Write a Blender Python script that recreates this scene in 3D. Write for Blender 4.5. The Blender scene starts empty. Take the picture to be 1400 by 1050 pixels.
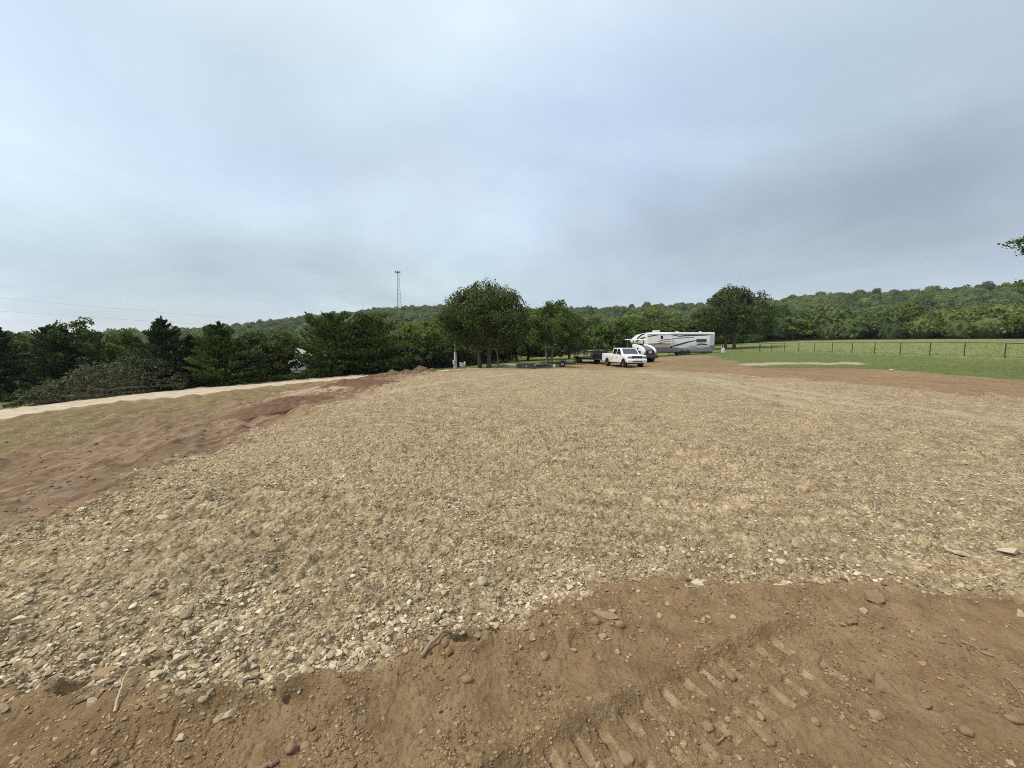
import bpy, bmesh, math, random
import numpy as np
from mathutils import Vector, Matrix

rng = np.random.default_rng(7)
random.seed(7)
sc = bpy.context.scene
COL = sc.collection
PI = math.pi
R = math.radians

# ------------------------------------------------------------------ camera
EYE = 1.65
FPX = 540.0
PITCH = math.atan(50.0 / FPX)
cam_d = bpy.data.cameras.new("camera")
cam = bpy.data.objects.new("camera", cam_d)
COL.objects.link(cam)
cam_d.sensor_width = 36.0
cam_d.lens = FPX / 1400.0 * 36.0
cam_d.clip_start = 0.05
cam_d.clip_end = 9000.0
cam.location = (0, 0, EYE)
cam.rotation_euler = (PI / 2 - PITCH, 0, 0)
sc.camera = cam


def pix_dir(px, py):
    u = (px - 700.0) / FPX
    v = (525.0 - py) / FPX
    return (u, math.cos(PITCH) + v * math.sin(PITCH), -math.sin(PITCH) + v * math.cos(PITCH))


def pix_at(px, py, depth):
    d = pix_dir(px, py)
    t = depth / d[1]
    return (d[0] * t, depth, EYE + d[2] * t)


# ------------------------------------------------------------------ noise
_ga = np.linspace(0, 2 * PI, 257)[:256]
_GX = np.cos(_ga).astype(np.float32)
_GY = np.sin(_ga).astype(np.float32)


def _hash(ix, iy, seed):
    h = (ix.astype(np.int64) * 374761393 + iy.astype(np.int64) * 668265263 + seed * 982451653) & 0xFFFFFFFF
    h = ((h ^ (h >> 13)) * 1274126177) & 0xFFFFFFFF
    h = h ^ (h >> 16)
    return (h & 255).astype(np.int32)


def pnoise(x, y, seed=0):
    x = np.asarray(x, dtype=np.float64)
    y = np.asarray(y, dtype=np.float64)
    fx = np.floor(x)
    fy = np.floor(y)
    ix = fx.astype(np.int64)
    iy = fy.astype(np.int64)
    dx = (x - fx).astype(np.float32)
    dy = (y - fy).astype(np.float32)
    u = dx * dx * dx * (dx * (dx * 6 - 15) + 10)
    v = dy * dy * dy * (dy * (dy * 6 - 15) + 10)

    def g(a, b, ax, ay):
        h = _hash(ix + a, iy + b, seed)
        return _GX[h] * ax + _GY[h] * ay
    n00 = g(0, 0, dx, dy)
    n10 = g(1, 0, dx - 1, dy)
    n01 = g(0, 1, dx, dy - 1)
    n11 = g(1, 1, dx - 1, dy - 1)
    a = n00 + u * (n10 - n00)
    b = n01 + u * (n11 - n01)
    return (a + v * (b - a)) * 1.5


def sstep(a, b, x):
    t = np.clip((x - a) / (b - a), 0, 1)
    return t * t * (3 - 2 * t)


# ------------------------------------------------------------------ broad terrain
CTRL = [
    # left slope down from the pad to the drive
    (0, 691, 5), (0, 654, 8), (0, 621, 12), (0, 590, 18), (0, 567, 26), (0, 557, 31), (0, 530, 45), (0, 511, 70),
    (200, 620, 8), (200, 592, 12), (200, 563, 20), (200, 542, 29), (220, 534, 34), (230, 520, 46), (230, 506, 72),
    (350, 565, 12), (350, 544, 20), (350, 530, 30), (350, 526, 34), (380, 519, 40), (400, 500, 72),
    (450, 529, 20), (450, 521, 30), (450, 517.5, 36), (470, 513, 42), (500, 497, 75),
    (560, 512, 32), (560, 509, 42), (560, 507, 46), (580, 492, 80),
    (650, 503.5, 46), (660, 503.5, 42), (700, 498, 50), (690, 488, 80),
    (760, 493, 58), (770, 484, 90), (800, 501, 44), (850, 490, 68), (850, 483, 95),
    (640, 504.5, 34), (740, 504.5, 36), (820, 504, 37), (860, 503, 38.5), (880, 496, 45), (920, 486.5, 66), (870, 481, 100),
    (950, 491, 52), (1000, 495, 40), (1000, 505, 30), (1000, 482, 64), (1000, 476, 88),
    (1400, 540, 13.7), (1400, 520, 20), (1400, 500, 29), (1180, 503, 30), (1180, 491, 40), (1280, 503, 26),
    (1372, 489.5, 33), (1231, 485, 41.7), (1167, 483, 47.4), (1094, 481, 56), (1040, 480.5, 65),
    (1400, 466, 70), (1400, 460.5, 130), (1150, 468, 88), (1150, 462, 135), (1040, 470, 105), (1060, 463, 140), (1280, 463, 100),
    # woods and ridges
    (0, 478, 260), (150, 478, 260), (260, 474, 260), (0, 466, 700), (130, 466, 700), (230, 462, 700),
    (350, 455, 480), (360, 476, 250), (430, 438, 540), (480, 434, 560), (545, 428, 580), (620, 426, 560), (500, 458, 300), (600, 458, 300),
    (700, 430, 540), (780, 430, 500), (840, 431, 500), (900, 428, 470), (950, 426, 450), (780, 465, 260), (900, 462, 230), (960, 462, 220),
    (1050, 424, 430), (1100, 413, 420), (1150, 416, 420), (1200, 412, 400), (1260, 409, 390), (1330, 404, 390), (1400, 402, 390),
    (1050, 452, 220), (1150, 446, 220), (1280, 443, 220), (1400, 441, 220),
    (0, 470, 1500), (350, 470, 1300), (600, 468, 1300), (900, 468, 1200), (1200, 466, 1100), (1400, 466, 1100),
]
PLANE = [(-4.3, 3.0, 0), (-4.1, 5, 0), (-4.5, 8, 0), (-5.2, 12, 0), (-6.0, 17, -.03), (-6.6, 22, -.08),
         (0, 1.2, -.02), (0, 3, 0), (0, 7, .02), (0, 15, .02), (0, 25, -.02), (5, 3, .02), (5, 8, .03), (9, 15, .03), (13, 20, .02),
         (10, 28, 0), (4, 33, -.12), (2, .6, -.03), (-2, 1.0, -.04), (11, 7, .02), (-1.0, 30, -.08), (7, 22, .02), (4, 1.6, -.02)]
_pts = [pix_at(*c) for c in CTRL] + PLANE
_P = np.array(_pts)
_r = np.hypot(_P[:, 0], _P[:, 1])
_cx = np.arctan2(_P[:, 0], _P[:, 1])
_cl = np.log(_r + 3)
_s = _P[:, 2] / (_r + 10)


def _tps(d2):
    return np.where(d2 > 1e-12, .5 * d2 * np.log(np.maximum(d2, 1e-12)), 0)


n = len(_P)
_A = np.zeros((n + 3, n + 3))
_A[:n, :n] = _tps((_cx[:, None] - _cx[None]) ** 2 + (_cl[:, None] - _cl[None]) ** 2) + np.eye(n) * 2e-4
_A[:n, n] = 1
_A[:n, n + 1] = _cx
_A[:n, n + 2] = _cl
_A[n:, :n] = _A[:n, n:].T
_w = np.linalg.solve(_A, np.concatenate([_s, np.zeros(3)]))
TH = np.linspace(-R(57), R(57), 361)
LM = np.linspace(math.log(3.0), math.log(4500.0), 801)
_T = np.zeros((361, 801))
for i, th in enumerate(TH):
    d2 = (th - _cx[None]) ** 2 + (LM[:, None] - _cl[None]) ** 2
    _T[i] = _tps(d2) @ _w[:n] + _w[n] + _w[n + 1] * th + _w[n + 2] * LM
_far = LM > math.log(1600)
_T[:, _far] = _T[:, [np.argmax(_far)]] * np.exp(-(LM[_far] - math.log(1600)) * 1.0)


def base_z(x, y):
    x = np.asarray(x, dtype=np.float64)
    y = np.asarray(y, dtype=np.float64)
    r = np.hypot(x, y)
    th = np.arctan2(x, y)
    side = 1 - sstep(R(62), R(110), np.abs(th))
    ti = (np.clip(th, TH[0], TH[-1]) - TH[0]) / (TH[1] - TH[0])
    li = (np.clip(np.log(r + 3), LM[0], LM[-1]) - LM[0]) / (LM[1] - LM[0])
    a = np.clip(ti.astype(int), 0, 359)
    b = np.clip(li.astype(int), 0, 799)
    ft = ti - a
    fl = li - b
    s = (_T[a, b] * (1 - ft) * (1 - fl) + _T[a + 1, b] * ft * (1 - fl) + _T[a, b + 1] * (1 - ft) * fl + _T[a + 1, b + 1] * ft * fl)
    return s * side * (r + 10)


def at(px, py):
    """The point of the ground seen at a pixel of the photograph."""
    d = pix_dir(px, py)
    t = np.exp(np.linspace(math.log(.8), math.log(900), 4000))
    gap = EYE + d[2] * t - base_z(d[0] * t, d[1] * t)
    k = np.argmax(gap < 0)
    if gap[k] >= 0:
        k = len(t) - 1
    elif k > 0:
        f = gap[k - 1] / (gap[k - 1] - gap[k])
        tt = t[k - 1] + (t[k] - t[k - 1]) * f
        return (d[0] * tt, d[1] * tt)
    return (d[0] * t[k], d[1] * t[k])


def poly_sd(x, y, poly):
    """Signed distance to a polygon, positive inside."""
    P = np.array(poly, dtype=np.float64)
    d2 = np.full(x.shape, 1e18)
    ins = np.zeros(x.shape, bool)
    for i in range(len(P)):
        ax, ay = P[i]
        bx, by = P[(i + 1) % len(P)]
        ex, ey = bx - ax, by - ay
        L = ex * ex + ey * ey + 1e-12
        t = np.clip(((x - ax) * ex + (y - ay) * ey) / L, 0, 1)
        d2 = np.minimum(d2, (x - ax - t * ex) ** 2 + (y - ay - t * ey) ** 2)
        c = ((ay > y) != (by > y)) & (x < ex * (y - ay) / (by - ay + 1e-30) + ax)
        ins ^= c
    d = np.sqrt(d2)
    return np.where(ins, d, -d)


def line_d(x, y, pts):
    """Distance to a polyline and the distance along it."""
    d2 = np.full(x.shape, 1e18)
    s = np.zeros(x.shape)
    sg = np.zeros(x.shape)
    acc = 0.0
    for (ax, ay), (bx, by) in zip(pts[:-1], pts[1:]):
        ex, ey = bx - ax, by - ay
        L = math.hypot(ex, ey)
        t = np.clip(((x - ax) * ex + (y - ay) * ey) / (L * L), 0, 1)
        q = (x - ax - t * ex) ** 2 + (y - ay - t * ey) ** 2
        m = q < d2
        d2 = np.where(m, q, d2)
        s = np.where(m, acc + t * L, s)
        sg = np.where(m, np.sign((x - ax) * ey - (y - ay) * ex), sg)
        acc += L
    return np.sqrt(d2), s, sg


def W(pl):
    return [at(*p) if len(p) == 2 else (p[0], p[1]) for p in pl]      # a third item marks a world point


# ------------------------------------------------------------------ ground zones, as outlines on the ground
PAD = W([(0, 752), (60, 722), (120, 695), (170, 670), (230, 640), (290, 612), (350, 588), (420, 567), (470, 548), (520, 528), (550, 517),
         (600, 509.5), (640, 507), (700, 505.6), (780, 505.3), (850, 506), (900, 506.5), (980, 511), (1050, 516), (1130, 522), (1200, 528), (1300, 536), (1400, 545)])
PAD += [(24, 12.5), (28, 6), (14, 2.3)]
PAD += W([(1400, 832), (1340, 812), (1280, 802), (1200, 799), (1100, 795), (1040, 798), (980, 796), (940, 802), (880, 797), (830, 812), (790, 826), (740, 852),
          (700, 880), (640, 872), (560, 893), (480, 905), (420, 915), (340, 925), (290, 935), (230, 925), (160, 905), (110, 898), (60, 882), (0, 868)])
PAD += [(-5.0, 2.15)]
ROAD = W([(0, 561), (70, 552), (140, 544), (260, 532), (350, 524.5), (430, 518.5), (510, 513), (570, 508.6), (640, 503.6), (690, 502)])
ROAD += [(0, 51), (3, 48)]
ROAD += W([(640, 505), (560, 511.5), (500, 516.5), (440, 521), (350, 530), (260, 541), (130, 553), (60, 563), (0, 573)])
ROAD += [(-60, 17), (-60, 30)]
LAWN_R = W([(1400, 521), (1300, 513.5), (1240, 508), (1200, 505), (1150, 503), (1100, 503), (1035, 503), (1020, 499.5), (1005, 494), (985, 489), (960, 485.5)])
LAWN_R += [(18, 74), (26, 100), (45, 140), (140, 160), (200, 80), (80, 20)]
LAWN_M = [(-70, 33)] + W([(0, 560), (140, 543), (260, 531), (350, 523.5), (430, 517.5), (510, 512), (570, 507.8), (640, 502.8), (690, 501)]) + [(0, 47)] + \
         W([(720, 503), (790, 498)]) + [(8.5, 56), (15, 64), (20, 74), (24, 100), (10, 130), (-40, 110), (-90, 80)]
DRY = [(-60, 16)] + W([(0, 574), (60, 564), (130, 554), (260, 542), (350, 531), (430, 522), (400, 535), (350, 546), (300, 553), (200, 577), (100, 606), (0, 624)]) + [(-40, 11)]
SAND = W([(1010, 498), (1060, 495), (1120, 495.5), (1180, 495), (1188, 497.5), (1130, 498.5), (1075, 498.2), (1040, 499.5), (1020, 500)])
SCRAPE = W([(385, 535), (430, 529.5), (490, 524), (520, 521), (528, 523.5), (490, 529), (460, 533), (400, 541)])
TRACKS = [W([(885, 505.5), (1000, 508.5), (1100, 514), (1180, 520), (1290, 531), (1400, 543)]),
          W([(870, 507), (950, 516), (1010, 527), (1090, 541), (1180, 556)]),
          W([(880, 509), (960, 522), (1060, 548), (1120, 560)]),
          W([(900, 513), (1020, 522), (1180, 548), (1330, 566), (1400, 578)]),
          W([(480, 548), (560, 530), (640, 518), (700, 511)])]
RUTS = [W([(0, 722), (60, 682), (120, 645), (230, 602), (330, 574), (420, 549)]),
        W([(0, 640), (120, 607), (230, 578), (330, 556), (400, 541)]),
        W([(0, 655), (130, 620), (240, 588), (340, 563), (410, 545)]),
        W([(0, 690), (100, 650), (220, 610), (330, 577), (420, 553)])]
WORN = W([(885, 499), (935, 490.5), (1000, 487.5), (1012, 492), (1022, 499.5), (1040, 502), (1120, 503.5), (1180, 504), (1100, 509), (1000, 503), (930, 502)])
OLIVE_STRIP = W([(-40, 650), (0, 641), (100, 621), (200, 600), (300, 570), (340, 560)])
# crawler track: a band of cleat prints pressed into the soil
TRK = W([(640, 1165), (790, 1072), (869, 1024), (937, 984), (1006, 941), (1075, 906), (1112, 889)])
TRK2 = W([(40, 1130), (150, 1058), (260, 1018), (330, 1000), (400, 985)])
HOLES = [(at(637, 886), .085, .10), (at(672, 872), .08, .05), (at(1095, 780), .0, .0), (at(405, 945), .06, .03), (at(795, 885), .065, .02), (at(112, 925), .10, .06), (at(215, 900), .07, .05)]
BERM = W([(600, 1085), (700, 1035), (772, 1000), (875, 953), (940, 912), (978, 893), (1012, 868), (1059, 847)])
LIP = W([(560, 900), (640, 905), (720, 880), (800, 838), (870, 815), (960, 812), (1060, 815), (1180, 822)])


def zones(x, y):
    """Weights of the surface kinds at points of the ground."""
    n1 = pnoise(x / 1.3, y / 1.3, 11) * .5 + pnoise(x / .35, y / .35, 12) * .35 + pnoise(x / .1, y / .1, 13) * .2
    n2 = pnoise(x / 6, y / 6, 14) * .6 + pnoise(x / 1.6, y / 1.6, 15) * .6
    r = np.hypot(x, y)
    z = {}
    k = np.clip(r * .065, .15, 1.0)
    pad = poly_sd(x, y, PAD)
    z['pad_sd'] = pad
    z['gravel'] = sstep(-.6, .6, pad / k + n1 * 2.4 + n2 * .5)
    road = poly_sd(x, y, ROAD)
    z['road'] = sstep(-.6, .5, road + n2 * .75 + n1 * .25)
    g1 = sstep(-.6, .6, poly_sd(x, y, LAWN_R) / np.clip(r * .02, .2, 1.5) + n2 * 1.1)
    g2 = sstep(-.5, .5, poly_sd(x, y, LAWN_M) + n2 * .6)
    far = sstep(75, 95, r)
    z['sand'] = sstep(-.35, .35, poly_sd(x, y, SAND) * 1.2 + n2 * 1.3 - .1)
    z['grass'] = np.clip(np.maximum(np.maximum(g1, g2), far) * (1 - z['road']) * (1 - z['gravel']), 0, 1) * (1 - z['sand'])
    z['dry'] = sstep(-1.2, 1.2, poly_sd(x, y, DRY) + n2 * 2.2) * (1 - z['road']) * (1 - z['gravel'])
    z['scrape'] = sstep(-.4, .4, poly_sd(x, y, SCRAPE) + n2 * .7)
    tr = np.zeros(x.shape)
    for ln in TRACKS:
        d, s, sg = line_d(x, y, ln)
        tr = np.maximum(tr, sstep(.55, .05, d + n1 * .25 + n2 * .1) * np.clip(.55 + n2 * .8, 0, .8))
    z['track'] = tr
    ru = np.zeros(x.shape)
    for ln in RUTS:
        d, s, sg = line_d(x, y, ln)
        ru = np.maximum(ru, sstep(.38, .08, d + n1 * .12))
    z['rut'] = ru * (1 - z['gravel'])
    d, s, sg = line_d(x, y, OLIVE_STRIP)
    z['dry'] = np.maximum(z['dry'], sstep(.75, .2, d + n2 * .35) * sstep(-3, -4.5, x) * (1 - z['gravel']))
    z['dry'] = np.maximum(z['dry'], .7 * sstep(-1.5, 1.5, poly_sd(x, y, WORN) + n2 * 2.5) * (1 - z['gravel']))
    z['n1'] = n1
    z['n2'] = n2
    return z


def detail(x, y, z, sp):
    """Relief of the ground. sp is the mesh spacing, below which no wave is added."""
    def oct(wl, amp, seed, sx=1.0):
        f = np.clip((wl / sp - 2.0) / 2.0, 0, 1)
        return pnoise(x / wl, y / wl, seed) * amp * f

    def lump(wl, amp, seed):
        f = np.clip((wl / sp - 2.0) / 2.0, 0, 1)
        v = pnoise(x / wl, y / wl, seed)
        return (np.abs(v) - .3) * amp * f
    r = np.hypot(x, y)
    g = z['gravel']
    n2_ = z['n2']
    rough = .6 + .8 * np.clip(.5 + z['n2'], 0, 1)
    hp = oct(3.1, .05, 21) + oct(1.1, .035, 22) * rough + oct(.42, .035, 23) * rough + lump(.2, .045, 24) * rough + lump(.11, .025, 28) + oct(.1, .016, 25) + oct(.05, .010, 26) + oct(.026, .005, 27)
    far = sstep(4, 12, r)
    rows = np.sin((y + .16 * x + n2_ * .22) / .36 * 2 * PI) * np.clip(.5 + pnoise(x / 3.5, y / 2.2, 29) * 1.6, 0, 1)
    z['rows'] = rows
    hp = hp * (1.25 + .15 * far) + .014 * rows * sstep(3, 7, r)
    hp *= 1 - .75 * z['track']
    hp -= .02 * z['track']
    # bare soil
    hs = oct(1.6, .05, 31) + oct(.5, .03, 32) + oct(.19, .020, 33) + lump(.09, .012, 34) + lump(.05, .008, 35) + oct(.032, .005, 36) + oct(.02, .004, 37) + oct(.013, .003, 38)
    # the slope on the left: ridges combed along the way the machines drove
    a = R(38)
    u = x * math.cos(a) + y * math.sin(a)
    v = -x * math.sin(a) + y * math.cos(a)
    left = sstep(-3.5, -5.5, x)
    hl = pnoise(u / .7, v / 7.5, 41) * .14 + pnoise(u / .25, v / 1.6, 42) * .05 * np.clip((.25 / sp - 1.2), 0, 1) + pnoise(u / .6, v / .5, 43) * .06 + (np.abs(pnoise(u / .4, v / .3, 44)) - .3) * .05 * np.clip((.3 / sp - 1.5), 0, 1)
    hs = hs + hl * left - .07 * z['rut'] * left
    hg = oct(2.5, .06, 51) + oct(.7, .035, 52) + oct(.25, .03, 53)
    hr = oct(2.0, .03, 61) + oct(.4, .012, 62)
    h = hs * (1 - g) + hp * g
    h = h * (1 - z['grass']) + hg * z['grass']
    h = h * (1 - z['dry'] * .15)
    h = h * (1 - z['road']) + hr * z['road']
    near = (r < 7)
    if near.any():
        xn, yn = x[near], y[near]
        hn = h[near].copy()
        nn = z['n1'][near]
        soil = 1 - g[near]
        # soil heaped against the edge of the pad
        d, s, sg = line_d(xn, yn, LIP)
        hn += .05 * np.exp(-(d / .13) ** 2) * (1 + nn)
        d, s, sg = line_d(xn, yn, BERM)
        hn += .018 * np.exp(-((d + nn * .03) / .12) ** 2) * (1 + nn)
        for ln, ph, wk in ((TRK, .0, 1.0), (TRK2, .06, .22)):
            d, s, sg = line_d(xn, yn, ln)
            t = d * sg
            hw = .17
            inb = sstep(hw + .05, hw - .01, np.abs(t) + nn * .012)
            end = 1.0
            keep = np.clip(.35 + inb * 0, 0, 1)
            flat = hn * (1 - .9 * inb)
            side = np.where(t > 0, 1.0, 0.0)
            sp2 = .135
            u = (s + ph + side * .067 + nn * .008 + pnoise(xn / .3, yn / .3, 73) * .02) % sp2
            inlen = sstep(.04, .052, np.abs(t)) * sstep(hw + .01, hw - .012, np.abs(t) + nn * .02)
            groove = (sstep(0, .006, u) * (1 - np.clip((u - .010) / .040, 0, 1))) * inlen
            bar = sstep(.009, .013, u) * sstep(.053, .046, u) * inlen
            wear = np.clip(.8 + pnoise(xn / .22, yn / .22, 71) * .8, .5, 1) * wk
            rough_ = inb * (np.abs(pnoise(xn / .035, yn / .035, 74)) - .25) * .016 * (1 - bar)
            lug = sstep(.040, .030, np.abs(t)) * sstep(.036, .026, np.abs(((s + .03) / (sp2 * 2)) % 1.0 - .5) * sp2 * 2)
            hn = flat - .020 * inb + inb * (.016 * lug * wear - .044 * groove * wear) + rough_
            z.setdefault('pressed', np.zeros(x.shape))
            pr = z['pressed'][near]
            z['pressed'][near] = np.maximum(pr, inb * np.clip(bar + lug * .5, 0, 1) * wear * np.clip(.6 + pnoise(xn / .05, yn / .05, 72), 0, 1))
            hn += .011 * np.exp(-((np.abs(t) - hw - .05) / .045) ** 2) * (1 + nn)
        for (hx, hy), rad, dep in HOLES:
            if rad > 0:
                d = np.hypot((xn - hx), (yn - hy) * 1.25)
                hn -= dep * sstep(rad * 1.1, rad * .72, d + nn * .02)
                hn += dep * .28 * np.exp(-((d - rad * 1.35) / (rad * .35)) ** 2)
        h[near] = hn
    return h


def ground_z(x, y, sp=.02):
    x = np.atleast_1d(np.asarray(x, dtype=np.float64))
    y = np.atleast_1d(np.asarray(y, dtype=np.float64))
    z = zones(x, y)
    return base_z(x, y) + detail(x, y, z, np.full(x.shape, sp))


def gz(x, y):
    return float(ground_z(x, y)[0])

# ------------------------------------------------------------------ node helpers
class NT:
    def __init__(s, tree):
        s.t = tree
        s.n = tree.nodes
        s.l = tree.links

    def new(s, kind, **kw):
        nd = s.n.new(kind)
        for k, v in kw.items():
            setattr(nd, k, v)
        return nd

    def link(s, a, b):
        s.l.new(a, b)

    def val(s, sock, v):
        if hasattr(v, 'is_linked') or isinstance(v, bpy.types.NodeSocket):
            s.l.new(v, sock)
        else:
            sock.default_value = v

    def mix(s, fac, a, b, mode='MIX'):
        nd = s.n.new('ShaderNodeMix')
        nd.data_type = 'RGBA'
        nd.blend_type = mode
        s.val(nd.inputs[0], fac)
        s.val(nd.inputs[6], c4(a))
        s.val(nd.inputs[7], c4(b))
        return nd.outputs[2]

    def math(s, op, a, b=0.0, clamp=False):
        nd = s.n.new('ShaderNodeMath')
        nd.operation = op
        nd.use_clamp = clamp
        s.val(nd.inputs[0], a)
        s.val(nd.inputs[1], b)
        return nd.outputs[0]

    def noise(s, vec, scale, detail=4, rough=.55, dist=0.0):
        nd = s.n.new('ShaderNodeTexNoise')
        nd.inputs['Scale'].default_value = scale
        nd.inputs['Detail'].default_value = detail
        nd.inputs['Roughness'].default_value = rough
        nd.inputs['Distortion'].default_value = dist
        if vec is not None:
            s.l.new(vec, nd.inputs['Vector'])
        return nd.outputs['Fac']

    def ramp(s, fac, stops):
        nd = s.n.new('ShaderNodeValToRGB')
        el = nd.color_ramp.elements
        while len(el) < len(stops):
            el.new(.5)
        for e, (p, c) in zip(el, stops):
            e.position = p
            e.color = c4(c)
        s.l.new(fac, nd.inputs[0])
        return nd.outputs[0]

    def attr(s, name):
        nd = s.n.new('ShaderNodeAttribute')
        nd.attribute_name = name
        return nd.outputs['Fac']

    def rng(s, v, a, b, c=0.0, d=1.0):
        nd = s.n.new('ShaderNodeMapRange')
        s.val(nd.inputs[0], v)
        for i, q in enumerate((a, b, c, d)):
            nd.inputs[i + 1].default_value = q
        return nd.outputs[0]


def c4(c):
    if isinstance(c, (tuple, list)):
        return tuple(c) + (1.0,) if len(c) == 3 else tuple(c)
    return c


def new_mat(name):
    m = bpy.data.materials.new(name)
    m.use_nodes = True
    nt = NT(m.node_tree)
    nt.n.clear()
    out = nt.new('ShaderNodeOutputMaterial')
    p = nt.new('ShaderNodeBsdfPrincipled')
    nt.link(p.outputs[0], out.inputs['Surface'])
    return m, nt, p, out


def simple_mat(name, col, rough=.6, metal=0.0, var=.12, scale=3.0, spec=.4, bump=0.0, coat=0.0):
    m, nt, p, out = new_mat(name)
    tc = nt.new('ShaderNodeTexCoord').outputs['Object']
    nz = nt.noise(tc, scale, 5, .6)
    lo = tuple(v * (1 - var) for v in col)
    hi = tuple(min(1, v * (1 + var)) for v in col)
    nt.link(nt.ramp(nz, [(.3, lo), (.7, hi)]), p.inputs['Base Color'])
    p.inputs['Roughness'].default_value = rough
    p.inputs['Metallic'].default_value = metal
    p.inputs['Specular IOR Level'].default_value = spec
    if coat:
        p.inputs['Coat Weight'].default_value = coat
        p.inputs['Coat Roughness'].default_value = .08
    if bump:
        b = nt.new('ShaderNodeBump')
        b.inputs['Strength'].default_value = bump
        b.inputs['Distance'].default_value = .02
        nt.link(nt.noise(tc, scale * 8, 5, .6), b.inputs['Height'])
        nt.link(b.outputs[0], p.inputs['Normal'])
    return m


def leaf_mat(name, dark, light, trans=.25):
    m, nt, p, out = new_mat(name)
    t = nt.attr('tint')
    col = nt.ramp(t, [(0.0, dark), (1.0, light)])
    nt.link(col, p.inputs['Base Color'])
    p.inputs['Roughness'].default_value = .7
    p.inputs['Specular IOR Level'].default_value = .12
    tr = nt.new('ShaderNodeBsdfTranslucent')
    nt.link(nt.mix(1.0, col, (1.15, 1.25, .6), 'MULTIPLY'), tr.inputs['Color'])
    ms = nt.new('ShaderNodeMixShader')
    ms.inputs[0].default_value = trans
    nt.link(p.outputs[0], ms.inputs[1])
    nt.link(tr.outputs[0], ms.inputs[2])
    nt.link(ms.outputs[0], out.inputs['Surface'])
    return m


# ------------------------------------------------------------------ mesh helpers
def link(o, parent=None):
    COL.objects.link(o)
    if parent is not None:
        o.parent = parent
    return o


def tag(o, label=None, cat=None, group=None, kind=None):
    if label:
        o['label'] = label
    if cat:
        o['category'] = cat
    if group:
        o['group'] = group
    if kind:
        o['kind'] = kind
    return o


def thing(name, label, cat, loc=(0, 0, 0), rz=0.0, group=None):
    o = bpy.data.objects.new(name, None)
    o.empty_display_size = .3
    o.location = loc
    o.rotation_euler = (0, 0, rz)
    COL.objects.link(o)
    return tag(o, label, cat, group)


def big_mesh(name, verts, faces, mat, parent=None, smooth=False, fattr=None, pattr=None):
    """Verts N x 3, faces M x k arrays to one mesh object; float attributes on faces or points."""
    me = bpy.data.meshes.new(name)
    verts = np.ascontiguousarray(verts, dtype=np.float32)
    faces = np.ascontiguousarray(faces, dtype=np.int32)
    k = faces.shape[1]
    me.vertices.add(len(verts))
    me.vertices.foreach_set('co', verts.ravel())
    me.loops.add(faces.size)
    me.loops.foreach_set('vertex_index', faces.ravel())
    me.polygons.add(len(faces))
    me.polygons.foreach_set('loop_start', np.arange(0, faces.size, k, dtype=np.int32))
    me.update(calc_edges=True)
    me.polygons.foreach_set('use_smooth', np.full(len(faces), smooth))
    for d, dom in ((fattr, 'FACE'), (pattr, 'POINT')):
        for kk, v in (d or {}).items():
            a = me.attributes.new(kk, 'FLOAT', dom)
            a.data.foreach_set('value', np.ascontiguousarray(v, dtype=np.float32))
    me.materials.append(mat)
    o = bpy.data.objects.new(name, me)
    return link(o, parent)


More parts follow.
